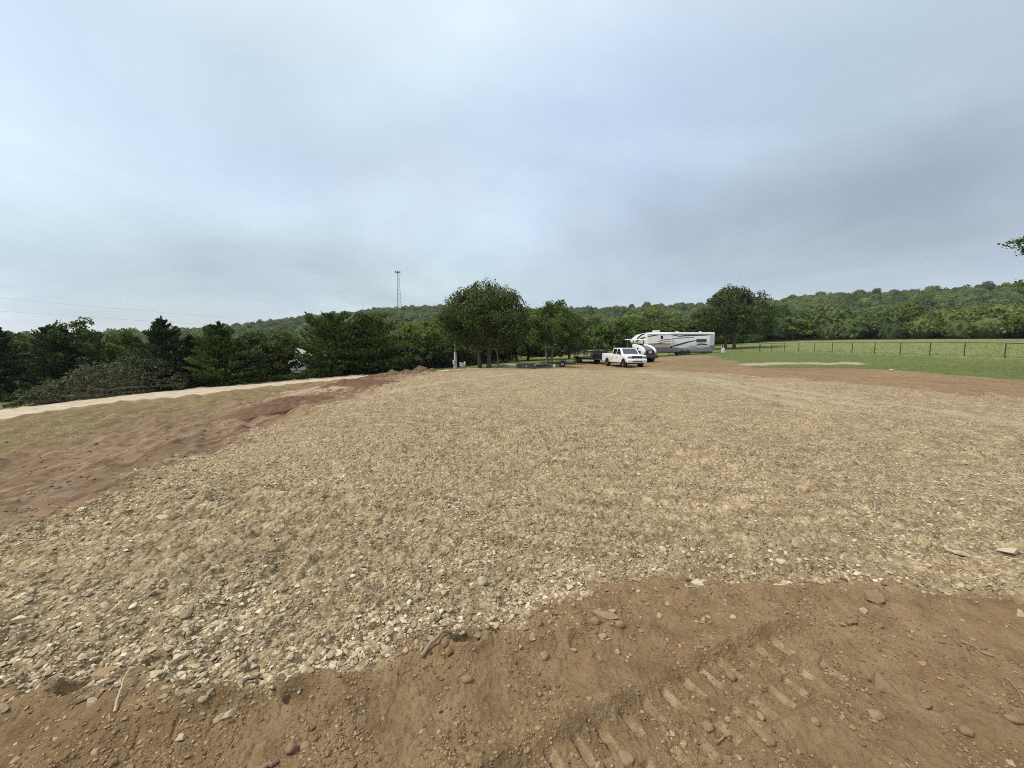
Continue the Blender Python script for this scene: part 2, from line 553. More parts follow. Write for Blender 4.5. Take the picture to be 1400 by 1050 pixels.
class MB:
    """Collects shapes and links them as one mesh object."""

    def __init__(s):
        s.v = []
        s.f = []

    def add(s, vs, fs):
        b = len(s.v)
        s.v += [tuple(v) for v in vs]
        s.f += [tuple(i + b for i in f) for f in fs]
        return s

    def box(s, x0, x1, y0, y1, z0, z1):
        return s.add([(x0, y0, z0), (x1, y0, z0), (x1, y1, z0), (x0, y1, z0), (x0, y0, z1), (x1, y0, z1), (x1, y1, z1), (x0, y1, z1)],
                     [(0, 3, 2, 1), (4, 5, 6, 7), (0, 1, 5, 4), (1, 2, 6, 5), (2, 3, 7, 6), (3, 0, 4, 7)])

    def prism(s, prof, y0, y1, top=None):
        """Profile in XZ extruded along Y; top = (z from which the sides lean in, z full, inset)."""
        n = len(prof)

        def yy(y, z):
            if top is None:
                return y
            t = min(1, max(0, (z - top[0]) / (top[1] - top[0])))
            c = (y0 + y1) / 2
            return y + (top[2] if y < c else -top[2]) * t
        vs = [(x, yy(y0, z), z) for x, z in prof] + [(x, yy(y1, z), z) for x, z in prof]
        fs = [tuple(range(n)), tuple(range(2 * n - 1, n - 1, -1))]
        fs += [(i, i + n, (i + 1) % n + n, (i + 1) % n) for i in range(n)]
        return s.add(vs, fs)

    def tube(s, pts, rad, seg=8, cap=True):
        pts = [Vector(p) for p in pts]
        rad = [rad] * len(pts) if not isinstance(rad, (list, tuple)) else rad
        vs = []
        ref = None
        for i, p in enumerate(pts):
            d = (pts[min(i + 1, len(pts) - 1)] - pts[max(i - 1, 0)]).normalized()
            if ref is None:
                ref = Vector((0, 0, 1)) if abs(d.z) < .9 else Vector((1, 0, 0))
            a = d.cross(ref)
            if a.length < 1e-6:
                a = d.cross(Vector((0, 1, 0)))
            a.normalize()
            b = d.cross(a)
            ref = -b if b.length else ref
            ref = a.cross(d)
            for k in range(seg):
                t = 2 * PI * k / seg
                vs.append(p + (a * math.cos(t) + b * math.sin(t)) * rad[i])
        fs = []
        for i in range(len(pts) - 1):
            for k in range(seg):
                k2 = (k + 1) % seg
                fs.append((i * seg + k, i * seg + k2, (i + 1) * seg + k2, (i + 1) * seg + k))
        if cap:
            fs.append(tuple(range(seg - 1, -1, -1)))
            fs.append(tuple(range((len(pts) - 1) * seg, len(pts) * seg)))
        return s.add(vs, fs)

    def lathe_y(s, prof, cx, cz, seg=24):
        """Profile of (radius, y) turned about an axis along Y through (cx, cz)."""
        n = len(prof)
        vs = []
        for k in range(seg):
            t = 2 * PI * k / seg
            vs += [(cx + r * math.cos(t), y, cz + r * math.sin(t)) for r, y in prof]
        fs = []
        for k in range(seg):
            k2 = (k + 1) % seg
            for i in range(n - 1):
                fs.append((k * n + i, k * n + i + 1, k2 * n + i + 1, k2 * n + i))
        return s.add(vs, fs)

    def build(s, name, mat, parent=None, bevel=0.0, smooth=False, seg=2):
        me = bpy.data.meshes.new(name)
        me.from_pydata(s.v, [], s.f)
        if bevel:
            bm = bmesh.new()
            bm.from_mesh(me)
            bmesh.ops.remove_doubles(bm, verts=bm.verts, dist=1e-5)
            bmesh.ops.recalc_face_normals(bm, faces=bm.faces)
            es = [e for e in bm.edges if len(e.link_faces) == 2 and e.calc_face_angle(0) > R(25)]
            bmesh.ops.bevel(bm, geom=es, offset=bevel, segments=seg, affect='EDGES', clamp_overlap=True, profile=.5)
            bm.to_mesh(me)
            bm.free()
        else:
            bm = bmesh.new()
            bm.from_mesh(me)
            bmesh.ops.recalc_face_normals(bm, faces=bm.faces)
            bm.to_mesh(me)
            bm.free()
        if smooth:
            me.polygons.foreach_set('use_smooth', [True] * len(me.polygons))
            try:
                me.set_sharp_from_angle(angle=R(40))
            except Exception:
                pass
        me.materials.append(mat)
        me.update()
        o = bpy.data.objects.new(name, me)
        return link(o, parent)


# ------------------------------------------------------------------ ground material
def ground_material():
    m, nt, p, out = new_mat('ground_surface')
    tc = nt.new('ShaderNodeTexCoord').outputs['Object']
    fine = nt.noise(tc, 38, 6, .65)
    mid = nt.noise(tc, 6, 6, .62)
    wide = nt.noise(tc, .55, 5, .6)
    vast = nt.noise(tc, .12, 4, .6)
    # bare soil: dry brown, darker where damp
    soil = nt.ramp(mid, [(.28, (.205, .131, .066)), (.5, (.295, .197, .102)), (.75, (.375, .264, .145))])
    soil = nt.mix(nt.rng(wide, .42, .66), soil, nt.mix(1.0, soil, (.82, .78, .75), 'MULTIPLY'))
    soil = nt.mix(nt.rng(fine, .58, .75, 0, .5), soil, (.40, .29, .175))
    red = nt.mix(nt.rng(mid, .3, .7), (.165, .106, .062), (.295, .198, .118))
    soil = nt.mix(nt.attr('reddish'), soil, red)
    st = nt.new('ShaderNodeMapping')
    st.inputs['Rotation'].default_value = (0, 0, -R(38))
    st.inputs['Scale'].default_value = (3.4, .24, 1)
    nt.link(tc, st.inputs[0])
    streak = nt.noise(st.outputs[0], 1.0, 7, .68)
    soil = nt.mix(nt.attr('reddish'), soil, nt.mix(1.0, soil, nt.ramp(streak, [(.32, (.50, .48, .46)), (.46, (.85, .84, .83)), (.54, (1.08, 1.08, 1.07)), (.68, (1.55, 1.58, 1.6))]), 'MULTIPLY'))
    soil = nt.mix(nt.math('MULTIPLY', nt.attr('rut'), .55), soil, nt.mix(nt.rng(mid, .35, .65), (.25, .168, .105), (.34, .245, .160)))
    soil = nt.mix(nt.math('MULTIPLY', nt.attr('pressed'), .9), soil, (.50, .37, .225))
    # crushed stone over clay
    vo = nt.new('ShaderNodeTexVoronoi')
    vo.inputs['Scale'].default_value = 26
    wv = nt.new('ShaderNodeVectorMath', operation='ADD')
    nt.link(tc, wv.inputs[0])
    nzv = nt.new('ShaderNodeTexNoise')
    nzv.inputs['Scale'].default_value = 14
    nt.link(tc, nzv.inputs['Vector'])
    sv = nt.new('ShaderNodeVectorMath', operation='SCALE')
    sv.inputs['Scale'].default_value = .05
    nt.link(nzv.outputs['Color'], sv.inputs[0])
    nt.link(sv.outputs[0], wv.inputs[1])
    nt.link(wv.outputs[0], vo.inputs['Vector'])
    sx = nt.new('ShaderNodeSeparateColor')
    nt.link(vo.outputs['Color'], sx.inputs[0])
    stone = nt.ramp(sx.outputs[0], [(0, (0.231, 0.168, 0.098)), (.35, (0.398, 0.305, 0.181)), (.7, (0.564, 0.452, 0.284)), (1, (0.732, 0.617, 0.424))])
    clay = nt.ramp(mid, [(.25, (0.219, 0.153, 0.086)), (.5, (0.398, 0.300, 0.173)), (.75, (0.564, 0.445, 0.264))])
    grav = nt.mix(nt.rng(fine, .42, .62), clay, stone)
    grav = nt.mix(nt.rng(wide, .35, .7, 0, .55), grav, nt.mix(1.0, grav, (1.05, .98, .89), 'MULTIPLY'))
    grav = nt.mix(nt.rng(wide, .6, .4, 0, .35), grav, nt.mix(1.0, grav, (.72, .70, .66), 'MULTIPLY'))
    grav = nt.mix(nt.rng(nt.noise(tc, .9, 5, .65), .60, .70, 0, .5), grav, (.20, .125, .072))
    bm_ = nt.new('ShaderNodeMapping')
    bm_.inputs['Scale'].default_value = (2.4, 4.6, 1)
    bm_.inputs['Rotation'].default_value = (0, 0, R(9))
    nt.link(tc, bm_.inputs[0])
    blot = nt.noise(bm_.outputs[0], 1.0, 8, .75)
    grav = nt.mix(1.0, grav, nt.ramp(nt.rng(nt.attr('rows'), -1, 1), [(0, (.90, .895, .88)), (.5, (1, 1, 1)), (1, (1.08, 1.08, 1.08))]), 'MULTIPLY')
    grav = nt.mix(1.0, grav, nt.ramp(blot, [(.30, (.58, .56, .53)), (.45, (.93, .92, .91)), (.56, (1.06, 1.06, 1.05)), (.70, (1.26, 1.26, 1.23))]), 'MULTIPLY')
    grav = nt.mix(nt.attr('track'), grav, nt.mix(nt.rng(fine, .3, .7), (0.441, 0.360, 0.232), (0.568, 0.481, 0.331)))
    col = nt.mix(nt.attr('gravel'), soil, grav)
    # dry stubble
    dry = nt.ramp(nt.noise(tc, 3.2, 6, .7), [(.3, (.150, .118, .052)), (.5, (.25, .185, .094)), (.72, (.345, .265, .150))])
    dry = nt.mix(nt.rng(wide, .52, .68, 0, .7), dry, (.125, .120, .046))
    dry = nt.mix(nt.rng(streak, .44, .58, 0, .9), dry, nt.mix(nt.rng(mid, .3, .7), (.125, .078, .040), (.225, .150, .080)))
    col = nt.mix(nt.attr('dry'), col, dry)
    # grass: mown lawn near, paler pasture far
    lawn = nt.ramp(nt.noise(tc, 2.4, 6, .68), [(.28, (.074, .094, .026)), (.5, (.122, .146, .042)), (.74, (.185, .190, .068))])
    past = nt.ramp(nt.noise(tc, .8, 6, .7), [(.28, (.115, .142, .042)), (.5, (.195, .215, .074)), (.74, (.285, .275, .115))])
    past = nt.mix(nt.rng(vast, .45, .65, 0, .7), past, (.205, .215, .085))
    grass = nt.mix(nt.attr('pasture'), lawn, past)
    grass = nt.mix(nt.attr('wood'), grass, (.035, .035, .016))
    col = nt.mix(nt.attr('grass'), col, grass)
    road = nt.ramp(nt.noise(tc, 1.1, 8, .72), [(.3, (.27, .20, .125)), (.45, (.48, .395, .275)), (.75, (.64, .56, .43))])
    col = nt.mix(nt.attr('road'), col, road)
    col = nt.mix(nt.math('MAXIMUM', nt.attr('sand'), nt.attr('scrape')), col, nt.mix(nt.rng(mid, .35, .65), (.30, .21, .13), (.46, .36, .24)))
    nt.link(col, p.inputs['Base Color'])
    p.inputs['Roughness'].default_value = .95
    p.inputs['Specular IOR Level'].default_value = .12
    b = nt.new('ShaderNodeBump')
    b.inputs['Strength'].default_value = 1.0
    b.inputs['Distance'].default_value = .05
    hgt = nt.math('ADD', nt.math('MULTIPLY', fine, .5), nt.math('MULTIPLY', nt.noise(tc, 110, 4, .6), .25))
    hgt = nt.math('ADD', hgt, nt.math('MULTIPLY', nt.math('MULTIPLY', nt.math('SUBTRACT', .6, vo.outputs['Distance']), .9), nt.attr('gravel')))
    nt.link(hgt, b.inputs['Height'])
    nt.link(b.outputs[0], p.inputs['Normal'])
    return m


def build_ground():
    rad = [.3]
    while rad[-1] < 1400:
        r = rad[-1]
        rad.append(r + r * (.03 if r < 1.0 else .0027 if r < 4.2 else .0044 if r < 8 else .0062 if r < 60 else .016 if r < 900 else .06))
    rad = np.array(rad)
    dn = np.linspace(-R(57.5), R(57.5), 1330)
    rest = np.linspace(R(57.5), 2 * PI - R(57.5), 92)[1:-1]
    th = np.concatenate([dn, rest])
    nr, na = len(rad), len(th)
    RR, TT = np.meshgrid(rad, th, indexing='ij')
    x = (RR * np.sin(TT)).ravel()
    y = (RR * np.cos(TT)).ravel()
    sp = np.repeat(rad * np.where(rad > 8, .0062, np.where(rad < 4.2, .0028, .0046)), na)
    z = zones(x, y)
    r = np.hypot(x, y)
    h = base_z(x, y) + detail(x, y, z, np.maximum(sp, .0035))
    past = np.maximum(sstep(38, 42, x) * sstep(10, 24, y), sstep(66, 74, y) * (x > -20))
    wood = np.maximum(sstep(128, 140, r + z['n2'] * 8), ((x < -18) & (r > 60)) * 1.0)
    red = sstep(-3.6, -6.0, x + z['n2'] * 2) * (1 - sstep(-13, -26, x)) + sstep(9, 14, x) * sstep(10, 14, y) * .3
    pa = dict(gravel=z['gravel'], road=z['road'], grass=z['grass'], dry=z['dry'], sand=z['sand'], scrape=z['scrape'], track=z['track'], rut=z['rut'],
              pasture=past, wood=wood, reddish=np.clip(red, 0, 1), pressed=z.get('pressed', np.zeros(x.shape)), rows=z['rows'])
    V = np.stack([x, y, h], 1)
    i = np.arange(nr - 1)[:, None]
    j = np.arange(na)[None]
    j2 = (j + 1) % na
    F = np.stack([i * na + j + 0 * j2, i * na + j2, (i + 1) * na + j2, (i + 1) * na + j], -1).reshape(-1, 4)[:, ::-1]
    # smooth normals of the whole sheet, so that its pieces meet without a seam
    e1 = V[F[:, 2]] - V[F[:, 0]]
    e2 = V[F[:, 3]] - V[F[:, 1]]
    fn = np.cross(e1, e2)
    fn /= np.linalg.norm(fn, axis=1, keepdims=True) + 1e-20
    N = np.zeros_like(V)
    for k in range(4):
        for c in range(3):
            N[:, c] += np.bincount(F[:, k], weights=fn[:, c], minlength=len(V))
    N /= np.linalg.norm(N, axis=1, keepdims=True) + 1e-20
    W4 = np.stack([np.full(len(V), .5), z['gravel'] * 1.0, z['road'] * 1.0, z['grass'] * (1 - past), z['grass'] * past], 1)
    kind = np.argmax(W4[F[:, 0]], 1)
    mat = ground_material()
    for k, nm in enumerate(('ground', 'gravel_pad', 'gravel_road', 'lawn', 'pasture')):
        fk = F[kind == k]
        used, inv = np.unique(fk, return_inverse=True)
        o = big_mesh(nm, V[used], inv.reshape(-1, 4), mat, smooth=True, pattr={a: b[used] for a, b in pa.items()})
        o.data.normals_split_custom_set_from_vertices(N[used].astype(np.float32).tolist())
        tag(o, kind='structure')


build_ground()


# ------------------------------------------------------------------ loose stones and clods
def ico(sub):
    bm = bmesh.new()
    bmesh.ops.create_icosphere(bm, subdivisions=sub, radius=1.0)
    v = np.array([q.co[:] for q in bm.verts])
    f = np.array([[q.index for q in t.verts] for t in bm.faces])
    bm.free()
    return v, f


def rock_proto(sub, seed, angular=True):
    r2 = np.random.default_rng(seed)
    v, f = ico(sub)
    v = v.copy()
    if angular:                                    # cut by random planes into a shard
        for _ in range(13):
            d = r2.normal(size=3)
            d /= np.linalg.norm(d)
            off = r2.uniform(.34, .78)
            s = v @ d
            v -= np.maximum(s - off, 0)[:, None] * d
    else:
        d = r2.normal(size=(5, 3))
        v *= (1 + .12 * np.sin(v @ d.T * 2.2).sum(1) / 2)[:, None]
    v *= np.array([1, r2.uniform(.6, .95), r2.uniform(.34, .62)])
    return v, f


def scatter(name, pts, size, protos, mat, sink=.25, tint=None, tilt=.5):
    """pts N x 2 on the ground; one object holding every stone."""
    n = len(pts)
    zz = ground_z(pts[:, 0], pts[:, 1], .02)
    which = rng.integers(0, len(protos), n)
    az = rng.uniform(0, 2 * PI, n)
    tx = rng.normal(0, tilt, n)
    tint = rng.uniform(0, 1, n) if tint is None else tint
    VV, FF, TT = [], [], []
    base = 0
    for k, (pv, pf) in enumerate(protos):
        idx = np.where(which == k)[0]
        if not len(idx):
            continue
        s = size[idx][:, None]
        v = np.repeat(pv[None], len(idx), 0)
        ct, st = np.cos(tx[idx])[:, None], np.sin(tx[idx])[:, None]
        y1 = v[..., 1] * ct - v[..., 2] * st
        z1 = v[..., 1] * st + v[..., 2] * ct
        ca, sa = np.cos(az[idx])[:, None], np.sin(az[idx])[:, None]
        X = v[..., 0] * ca - y1 * sa
        Y = v[..., 0] * sa + y1 * ca
        P = np.stack([X * s + pts[idx, 0][:, None], Y * s + pts[idx, 1][:, None], z1 * s + (zz[idx] + size[idx] * (.5 - sink) * .6)[:, None]], -1)
        VV.append(P.reshape(-1, 3))
        FF.append((pf[None] + (np.arange(len(idx)) * len(pv))[:, None, None]).reshape(-1, 3) + base)
        TT.append(np.repeat(tint[idx], len(pf)))
        base += len(idx) * len(pv)
    return big_mesh(name, np.concatenate(VV), np.concatenate(FF), mat, fattr={'tint': np.concatenate(TT)})


def stone_material(name, stops):
    m, nt, p, out = new_mat(name)
    tc = nt.new('ShaderNodeTexCoord').outputs['Object']
    col = nt.ramp(nt.attr('tint'), stops)
    col = nt.mix(nt.rng(nt.noise(tc, 45, 5, .65), .35, .7, 0, .55), col, nt.mix(1.0, col, (.62, .56, .48), 'MULTIPLY'))
    nt.link(col, p.inputs['Base Color'])
    p.inputs['Roughness'].default_value = .9
    p.inputs['Specular IOR Level'].default_value = .15
    b = nt.new('ShaderNodeBump')
    b.inputs['Strength'].default_value = .5
    b.inputs['Distance'].default_value = .006
    nt.link(nt.noise(tc, 160, 4, .6), b.inputs['Height'])
    nt.link(b.outputs[0], p.inputs['Normal'])
    return m


STONE = stone_material('crushed_stone', [(0, (0.176, 0.130, 0.078)), (.3, (0.345, 0.267, 0.165)), (.65, (0.532, 0.431, 0.276)), (1, (0.800, 0.681, 0.489))])
CLOD = stone_material('dry_clod', [(0, (.155, .098, .050)), (.5, (.285, .192, .099)), (.9, (.370, .260, .141)), (1, (.46, .34, .21))])
shards = [rock_proto(1, 100 + i) for i in range(10)]
shards2 = [rock_proto(2, 130 + i) for i in range(8)]
clods = [rock_proto(1, 160 + i, i % 2 == 0) for i in range(8)]


def polar_pts(n, r0, r1, p=1.0, a=55):
    """Random ground points, denser near the camera when p > 1."""
    t = rng.uniform(0, 1, n)
    if p == 1.0:
        r = np.exp(math.log(r0) + (math.log(r1) - math.log(r0)) * t)
    else:
        r = r0 + (r1 - r0) * t ** p
    th = rng.uniform(-R(a), R(a), n)
    return np.stack([r * np.sin(th), r * np.cos(th)], 1)


def build_stones():
    # small chips, thick near the camera and thinning with distance
    for nm, n, r0, r1, s0, s1, pro in (('gravel', 150000, 2.0, 13, .004, .015, shards), ('gravel_stones', 88000, 2.0, 34, .009, .030, shards2), ('scattered_stones', 700, 2.2, 34, .024, .050, shards2)):
        q = polar_pts(n, r0, r1)
        z = zones(q[:, 0], q[:, 1])
        clump = pnoise(q[:, 0] / .5, q[:, 1] / .5, 81) * .6 + pnoise(q[:, 0] / 2.2, q[:, 1] / 2.2, 82) * .6
        edge = np.exp(-np.clip(z['pad_sd'], 0, 9) / 1.1)
        keep = ((z['gravel'] > rng.uniform(.04, .8, n)) | ((z['pad_sd'] > -.6 * rng.uniform(0, 1, n) ** 3) & (rng.uniform(0, 1, n) < .22))) & (rng.uniform(0, 1, n) < (.5 if nm != 'gravel_stones' else np.where(np.hypot(q[:, 0], q[:, 1]) < 5, .28, .85)) + clump * .9 + edge * .35) & (z['track'] < .4)
        onsoil = z['gravel'][keep] < .3
        q, edge, clump = q[keep], edge[keep], clump[keep]
        r = np.hypot(q[:, 0], q[:, 1])
        size = (s0 + (s1 - s0) * rng.uniform(0, 1, len(q)) ** 2.6) * (.75 + .5 * edge) * (1 + np.clip((r - 5) / 22, 0, 1.0) * .6)
        tint = np.clip(rng.beta(2.2, 2.0, len(q)) + clump * .15, 0, 1) * np.where(onsoil, .6, 1.0)
        o = scatter(nm, q, size, pro, STONE, tint=tint)
        tag(o, kind='stuff')
    # clods on the bare soil
    q = polar_pts(230000, .9, 8, 1.0, 66)
    z = zones(q[:, 0], q[:, 1])
    clump = pnoise(q[:, 0] / .3, q[:, 1] / .3, 83) * .8 + pnoise(q[:, 0] / 1.2, q[:, 1] / 1.2, 84) * .6
    keep = (z['gravel'] < .5) & (rng.uniform(0, 1, len(q)) < .42 + clump * .9)
    q = q[keep]
    size = .0026 + .0060 * rng.uniform(0, 1, len(q)) ** 2.5 + .012 * rng.uniform(0, 1, len(q)) ** 14
    o = scatter('soil_crumbs', q, size, clods, CLOD, sink=.3)
    tag(o, kind='stuff')
    # clods thrown along the slope on the left and along the far right strip
    q = np.concatenate([polar_pts(34000, 4, 34, 1.0), polar_pts(9000, 12, 40, 1.0)])
    z = zones(q[:, 0], q[:, 1])
    clump = pnoise(q[:, 0] / .8, q[:, 1] / .8, 85)
    keep = (z['gravel'] < .5) & (z['road'] < .3) & (z['grass'] < .3) & (rng.uniform(0, 1, len(q)) < .35 + clump * .9)
    q = q[keep]
    size = (.012 + .045 * rng.uniform(0, 1, len(q)) ** 4)
    o = scatter('soil_clods', q, size, clods, CLOD, sink=.3, tint=rng.uniform(.1, .9, len(q)))
    tag(o, kind='stuff')


build_stones()

# ------------------------------------------------------------------ trees
def spot(px, D):
    x = (px - 700.0) / FPX
    d = pix_dir(px, 500)
    X = x * D / d[1]
    return X, D, float(base_z(X, D))


def height_at(py, D):
    return pix_at(700, py, D)[2]


def quads(pos, along, nrm, ln, wd):
    """A leaf blade per point: a pointed four-cornered leaf."""
    side = np.cross(along, nrm)
    side /= np.linalg.norm(side, axis=1, keepdims=True) + 1e-9
    ln = ln[:, None]
    wd = wd[:, None]
    up = np.cross(side, along)
    V = np.stack([pos - along * ln * .5, pos + side * wd * .5 + up * wd * .12, pos + along * ln * .5, pos - side * wd * .5 + up * wd * .12], 1).reshape(-1, 3)
    F = np.arange(len(V)).reshape(-1, 4)
    return V, F


def unit(v):
    return v / (np.linalg.norm(v, axis=1, keepdims=True) + 1e-9)


def lobes(rg, k=7):
    d = unit(rg.normal(size=(k, 3)))
    a = rg.uniform(-.9, 1.0, k)

    def f(v):
        return (np.exp((v @ d.T - 1) * 3.2) * a).sum(1)
    return f


def crown_points(rg, rx, ry, rz, ncl, nleaf, cl_r, lob=.32, inner=.45, flat=.7):
    f = lobes(rg, 9)
    d = unit(rg.normal(size=(ncl, 3)))
    rad = inner + (1 - inner) * rg.uniform(0, 1, ncl) ** .6
    c = d * rad[:, None] * (1 + lob * f(d))[:, None]
    c[:, 2] = np.where(c[:, 2] < -.55, -.55 + (c[:, 2] + .55) * .35, c[:, 2])
    c = c * np.array([rx, ry, rz])
    crr = cl_r * rg.uniform(.6, 1.35, ncl)
    k = rg.integers(0, ncl, nleaf)
    off = unit(rg.normal(size=(nleaf, 3))) * (rg.uniform(0, 1, nleaf) ** .45)[:, None]
    off[:, 2] *= flat
    p = c[k] + off * crr[k][:, None]
    out = unit(p / np.array([rx, ry, rz]))
    ctint = rg.uniform(0, 1, ncl)
    return p, out, off, ctint[k], c


def broad_crown(rg, rx, ry, rz, ncl, nleaf, cl_r, leaf, lob=.32, inner=.45, flat=.7):
    p, out, off, ct, c = crown_points(rg, rx, ry, rz, ncl, nleaf, cl_r, lob, inner, flat)
    nrm = unit(rg.normal(size=p.shape) * .75 + out * .35 + off * .5 + np.array([0, 0, .45]))
    al = unit(np.cross(nrm, rg.normal(size=p.shape)))
    L = leaf * rg.uniform(.65, 1.4, len(p))
    V, F = quads(p, al, nrm, L, L * rg.uniform(.5, .8, len(p)))
    tint = np.clip(ct * .55 + rg.uniform(0, .45, len(p)), 0, 1)
    return V, F, tint, c


def conifer_crown(rg, H, Rad, nspray, ln=.5, wd=.15, p=1.0, q=.8, skirt=.10, whorl=26, spread=.45):
    nb = whorl * 7
    tb = rg.uniform(0, 1, nb) ** 1.15 * .97
    ab = rg.uniform(0, 2 * PI, nb)
    rb = Rad * (1 - tb ** p) ** q * np.minimum(1, (tb / skirt + .35)) * rg.uniform(.62, 1.18, nb)
    k = rg.integers(0, nb, nspray)
    s = rg.uniform(0, 1, nspray) ** .55
    rise = .18 + .5 * tb[k]
    rr = rb[k] * s
    az = ab[k] + rg.normal(0, spread, nspray) * (1.05 - s * .7)
    z = tb[k] * H + rr * rise * (.3 + .7 * s) + rg.normal(0, .10, nspray) * H * .06
    pos = np.stack([rr * np.cos(az), rr * np.sin(az), z], 1)
    out = np.stack([np.cos(az), np.sin(az), .35 + .9 * tb[k] + rg.normal(0, .35, nspray)], 1) + rg.normal(0, .4, (nspray, 3))
    al = unit(out)
    nrm = unit(rg.normal(size=pos.shape) + np.array([0, 0, .5]))
    nrm = unit(nrm - al * (nrm * al).sum(1, keepdims=True))
    L = ln * rg.uniform(.6, 1.35, nspray) * (1 - .35 * tb[k])
    # the leader
    nl = 40
    lz = rg.uniform(.9, 1.03, nl) * H
    lp = np.stack([rg.normal(0, .05, nl), rg.normal(0, .05, nl), lz], 1) * np.array([1, 1, 1])
    la = unit(np.stack([rg.normal(0, .5, nl), rg.normal(0, .5, nl), np.ones(nl)], 1))
    ln_ = unit(np.cross(la, rg.normal(size=la.shape)))
    pos = np.concatenate([pos, lp])
    al = np.concatenate([al, la])
    nrm = np.concatenate([nrm, ln_])
    L = np.concatenate([L, np.full(nl, ln * .7)])
    V, F = quads(pos, al, nrm, L, L * wd / ln)
    bt = rg.uniform(0, 1, nb)
    tint = np.concatenate([np.clip(bt[k] * .55 + rg.uniform(0, .45, nspray), 0, 1), rg.uniform(0, 1, nl)])
    return V, F, tint


BARK = simple_mat('bark', (.105, .088, .068), .95, var=.35, scale=6, spec=.1, bump=.6)
BARK_PALE = simple_mat('pale_bark', (.20, .18, .15), .95, var=.3, scale=6, spec=.1, bump=.6)
OAK = leaf_mat('oak_leaves', (0.022, 0.037, 0.010), (0.106, 0.140, 0.037), .25)
OAK_MID = leaf_mat('mid_green_leaves', (0.031, 0.056, 0.011), (0.138, 0.189, 0.037), .3)
OAK_LIGHT = leaf_mat('light_green_leaves', (0.072, 0.100, 0.018), (0.210, 0.244, 0.051), .3)
OLIVE = leaf_mat('olive_leaves', (0.036, 0.054, 0.014), (0.156, 0.181, 0.051), .28)
CEDAR = leaf_mat('cedar_sprays', (0.014, 0.027, 0.010), (0.062, 0.088, 0.029), .1)
CEDAR_GREEN = leaf_mat('green_cedar_sprays', (0.019, 0.041, 0.009), (0.110, 0.159, 0.033), .15)
HILL = leaf_mat('hill_leaves', (0.043, 0.071, 0.020), (0.198, 0.238, 0.064), .22)
DEADLEAF = leaf_mat('wilting_leaves', (.045, .052, .024), (.21, .21, .135), .2)
WEED = leaf_mat('weed_leaves', (.045, .066, .018), (.130, .160, .050), .3)
BLADE = leaf_mat('grass_blades', (.090, .128, .032), (.25, .27, .095), .3)


def trunk_mesh(rg, H, r0, targets, fork, base=(0, 0, 0), lean=(0, 0)):
    mb = MB()
    b = Vector(base)
    top = b + Vector((lean[0], lean[1], fork))
    mid = b.lerp(top, .5) + Vector((rg.normal(0, .06), rg.normal(0, .06), 0))
    mb.tube([b + Vector((0, 0, -.25)), b + Vector((0, 0, .12)), mid, top], [r0 * 1.5, r0 * 1.12, r0 * .92, r0 * .8], 9)
    lead = top + Vector((rg.normal(0, .15), rg.normal(0, .15), (H - fork) * .55))
    mb.tube([top, top.lerp(lead, .5) + Vector((rg.normal(0, .1), rg.normal(0, .1), 0)), lead], [r0 * .78, r0 * .5, r0 * .15], 7)
    for t in targets:
        t = Vector(t)
        f = rg.uniform(.0, .6)
        s = top.lerp(lead, f)
        m = s.lerp(t, .5) + Vector((0, 0, .12 * (t - s).length)) + Vector(rg.normal(0, .12, 3))
        k = r0 * (.5 - .3 * f)
        mb.tube([s, m, t], [k, k * .6, k * .18], 6)
    return mb


def broad_tree(name, label, px, half, top, D, trunk=1.2, leafmat=OAK, nleaf=7000, leaf=.24, ncl=60, group=None, seed=1, trunks=None, r0=.22, lob=.32,
               depth=None, bark=None, clr=None, low=None, inner=.45, dome=.22):
    rg = np.random.default_rng(seed)
    x, y, z = spot(px, D)
    H = height_at(top, D) - z
    rx = half / FPX * D
    ry = depth or rx
    th = trunk
    rz = (H - th) / 2
    t = thing(name, label, 'tree', (x, y, z), 0, group)
    V, F, tint, c = broad_crown(rg, rx * .86, ry * .86, rz * .90, ncl, nleaf, clr or max(.3, min(rx, rz) * .30), leaf, lob, inner)
    for q_ in (V, c):
        up_ = np.clip(q_[:, 2] / rz, 0, 1)
        q_[:, :2] *= (1 - dome * up_ ** 1.6)[:, None]
        q_[:, 2] *= 1 + .10 * dome / .22 * np.clip(1 - np.hypot(q_[:, 0], q_[:, 1]) / rx, 0, 1) * (q_[:, 2] > 0)
    V = V + np.array([0, 0, th + rz])
    V[:, 2] = np.maximum(V[:, 2], .05)
    c = c + np.array([0, 0, th + rz])
    tg = c[rg.permutation(len(c))[:16]]
    for k, (dx, lx) in enumerate(trunks or [(0, 0)]):
        trunk_mesh(rg, H * .92, r0 * (1 if k == 0 else .85), tg[k::len(trunks or [1])], th + rz * .35, (dx, 0, 0), (lx, 0)).build('trunk', bark or BARK, t, smooth=True)
    big_mesh('crown', V, F, leafmat, t, fattr={'tint': tint})
    return t


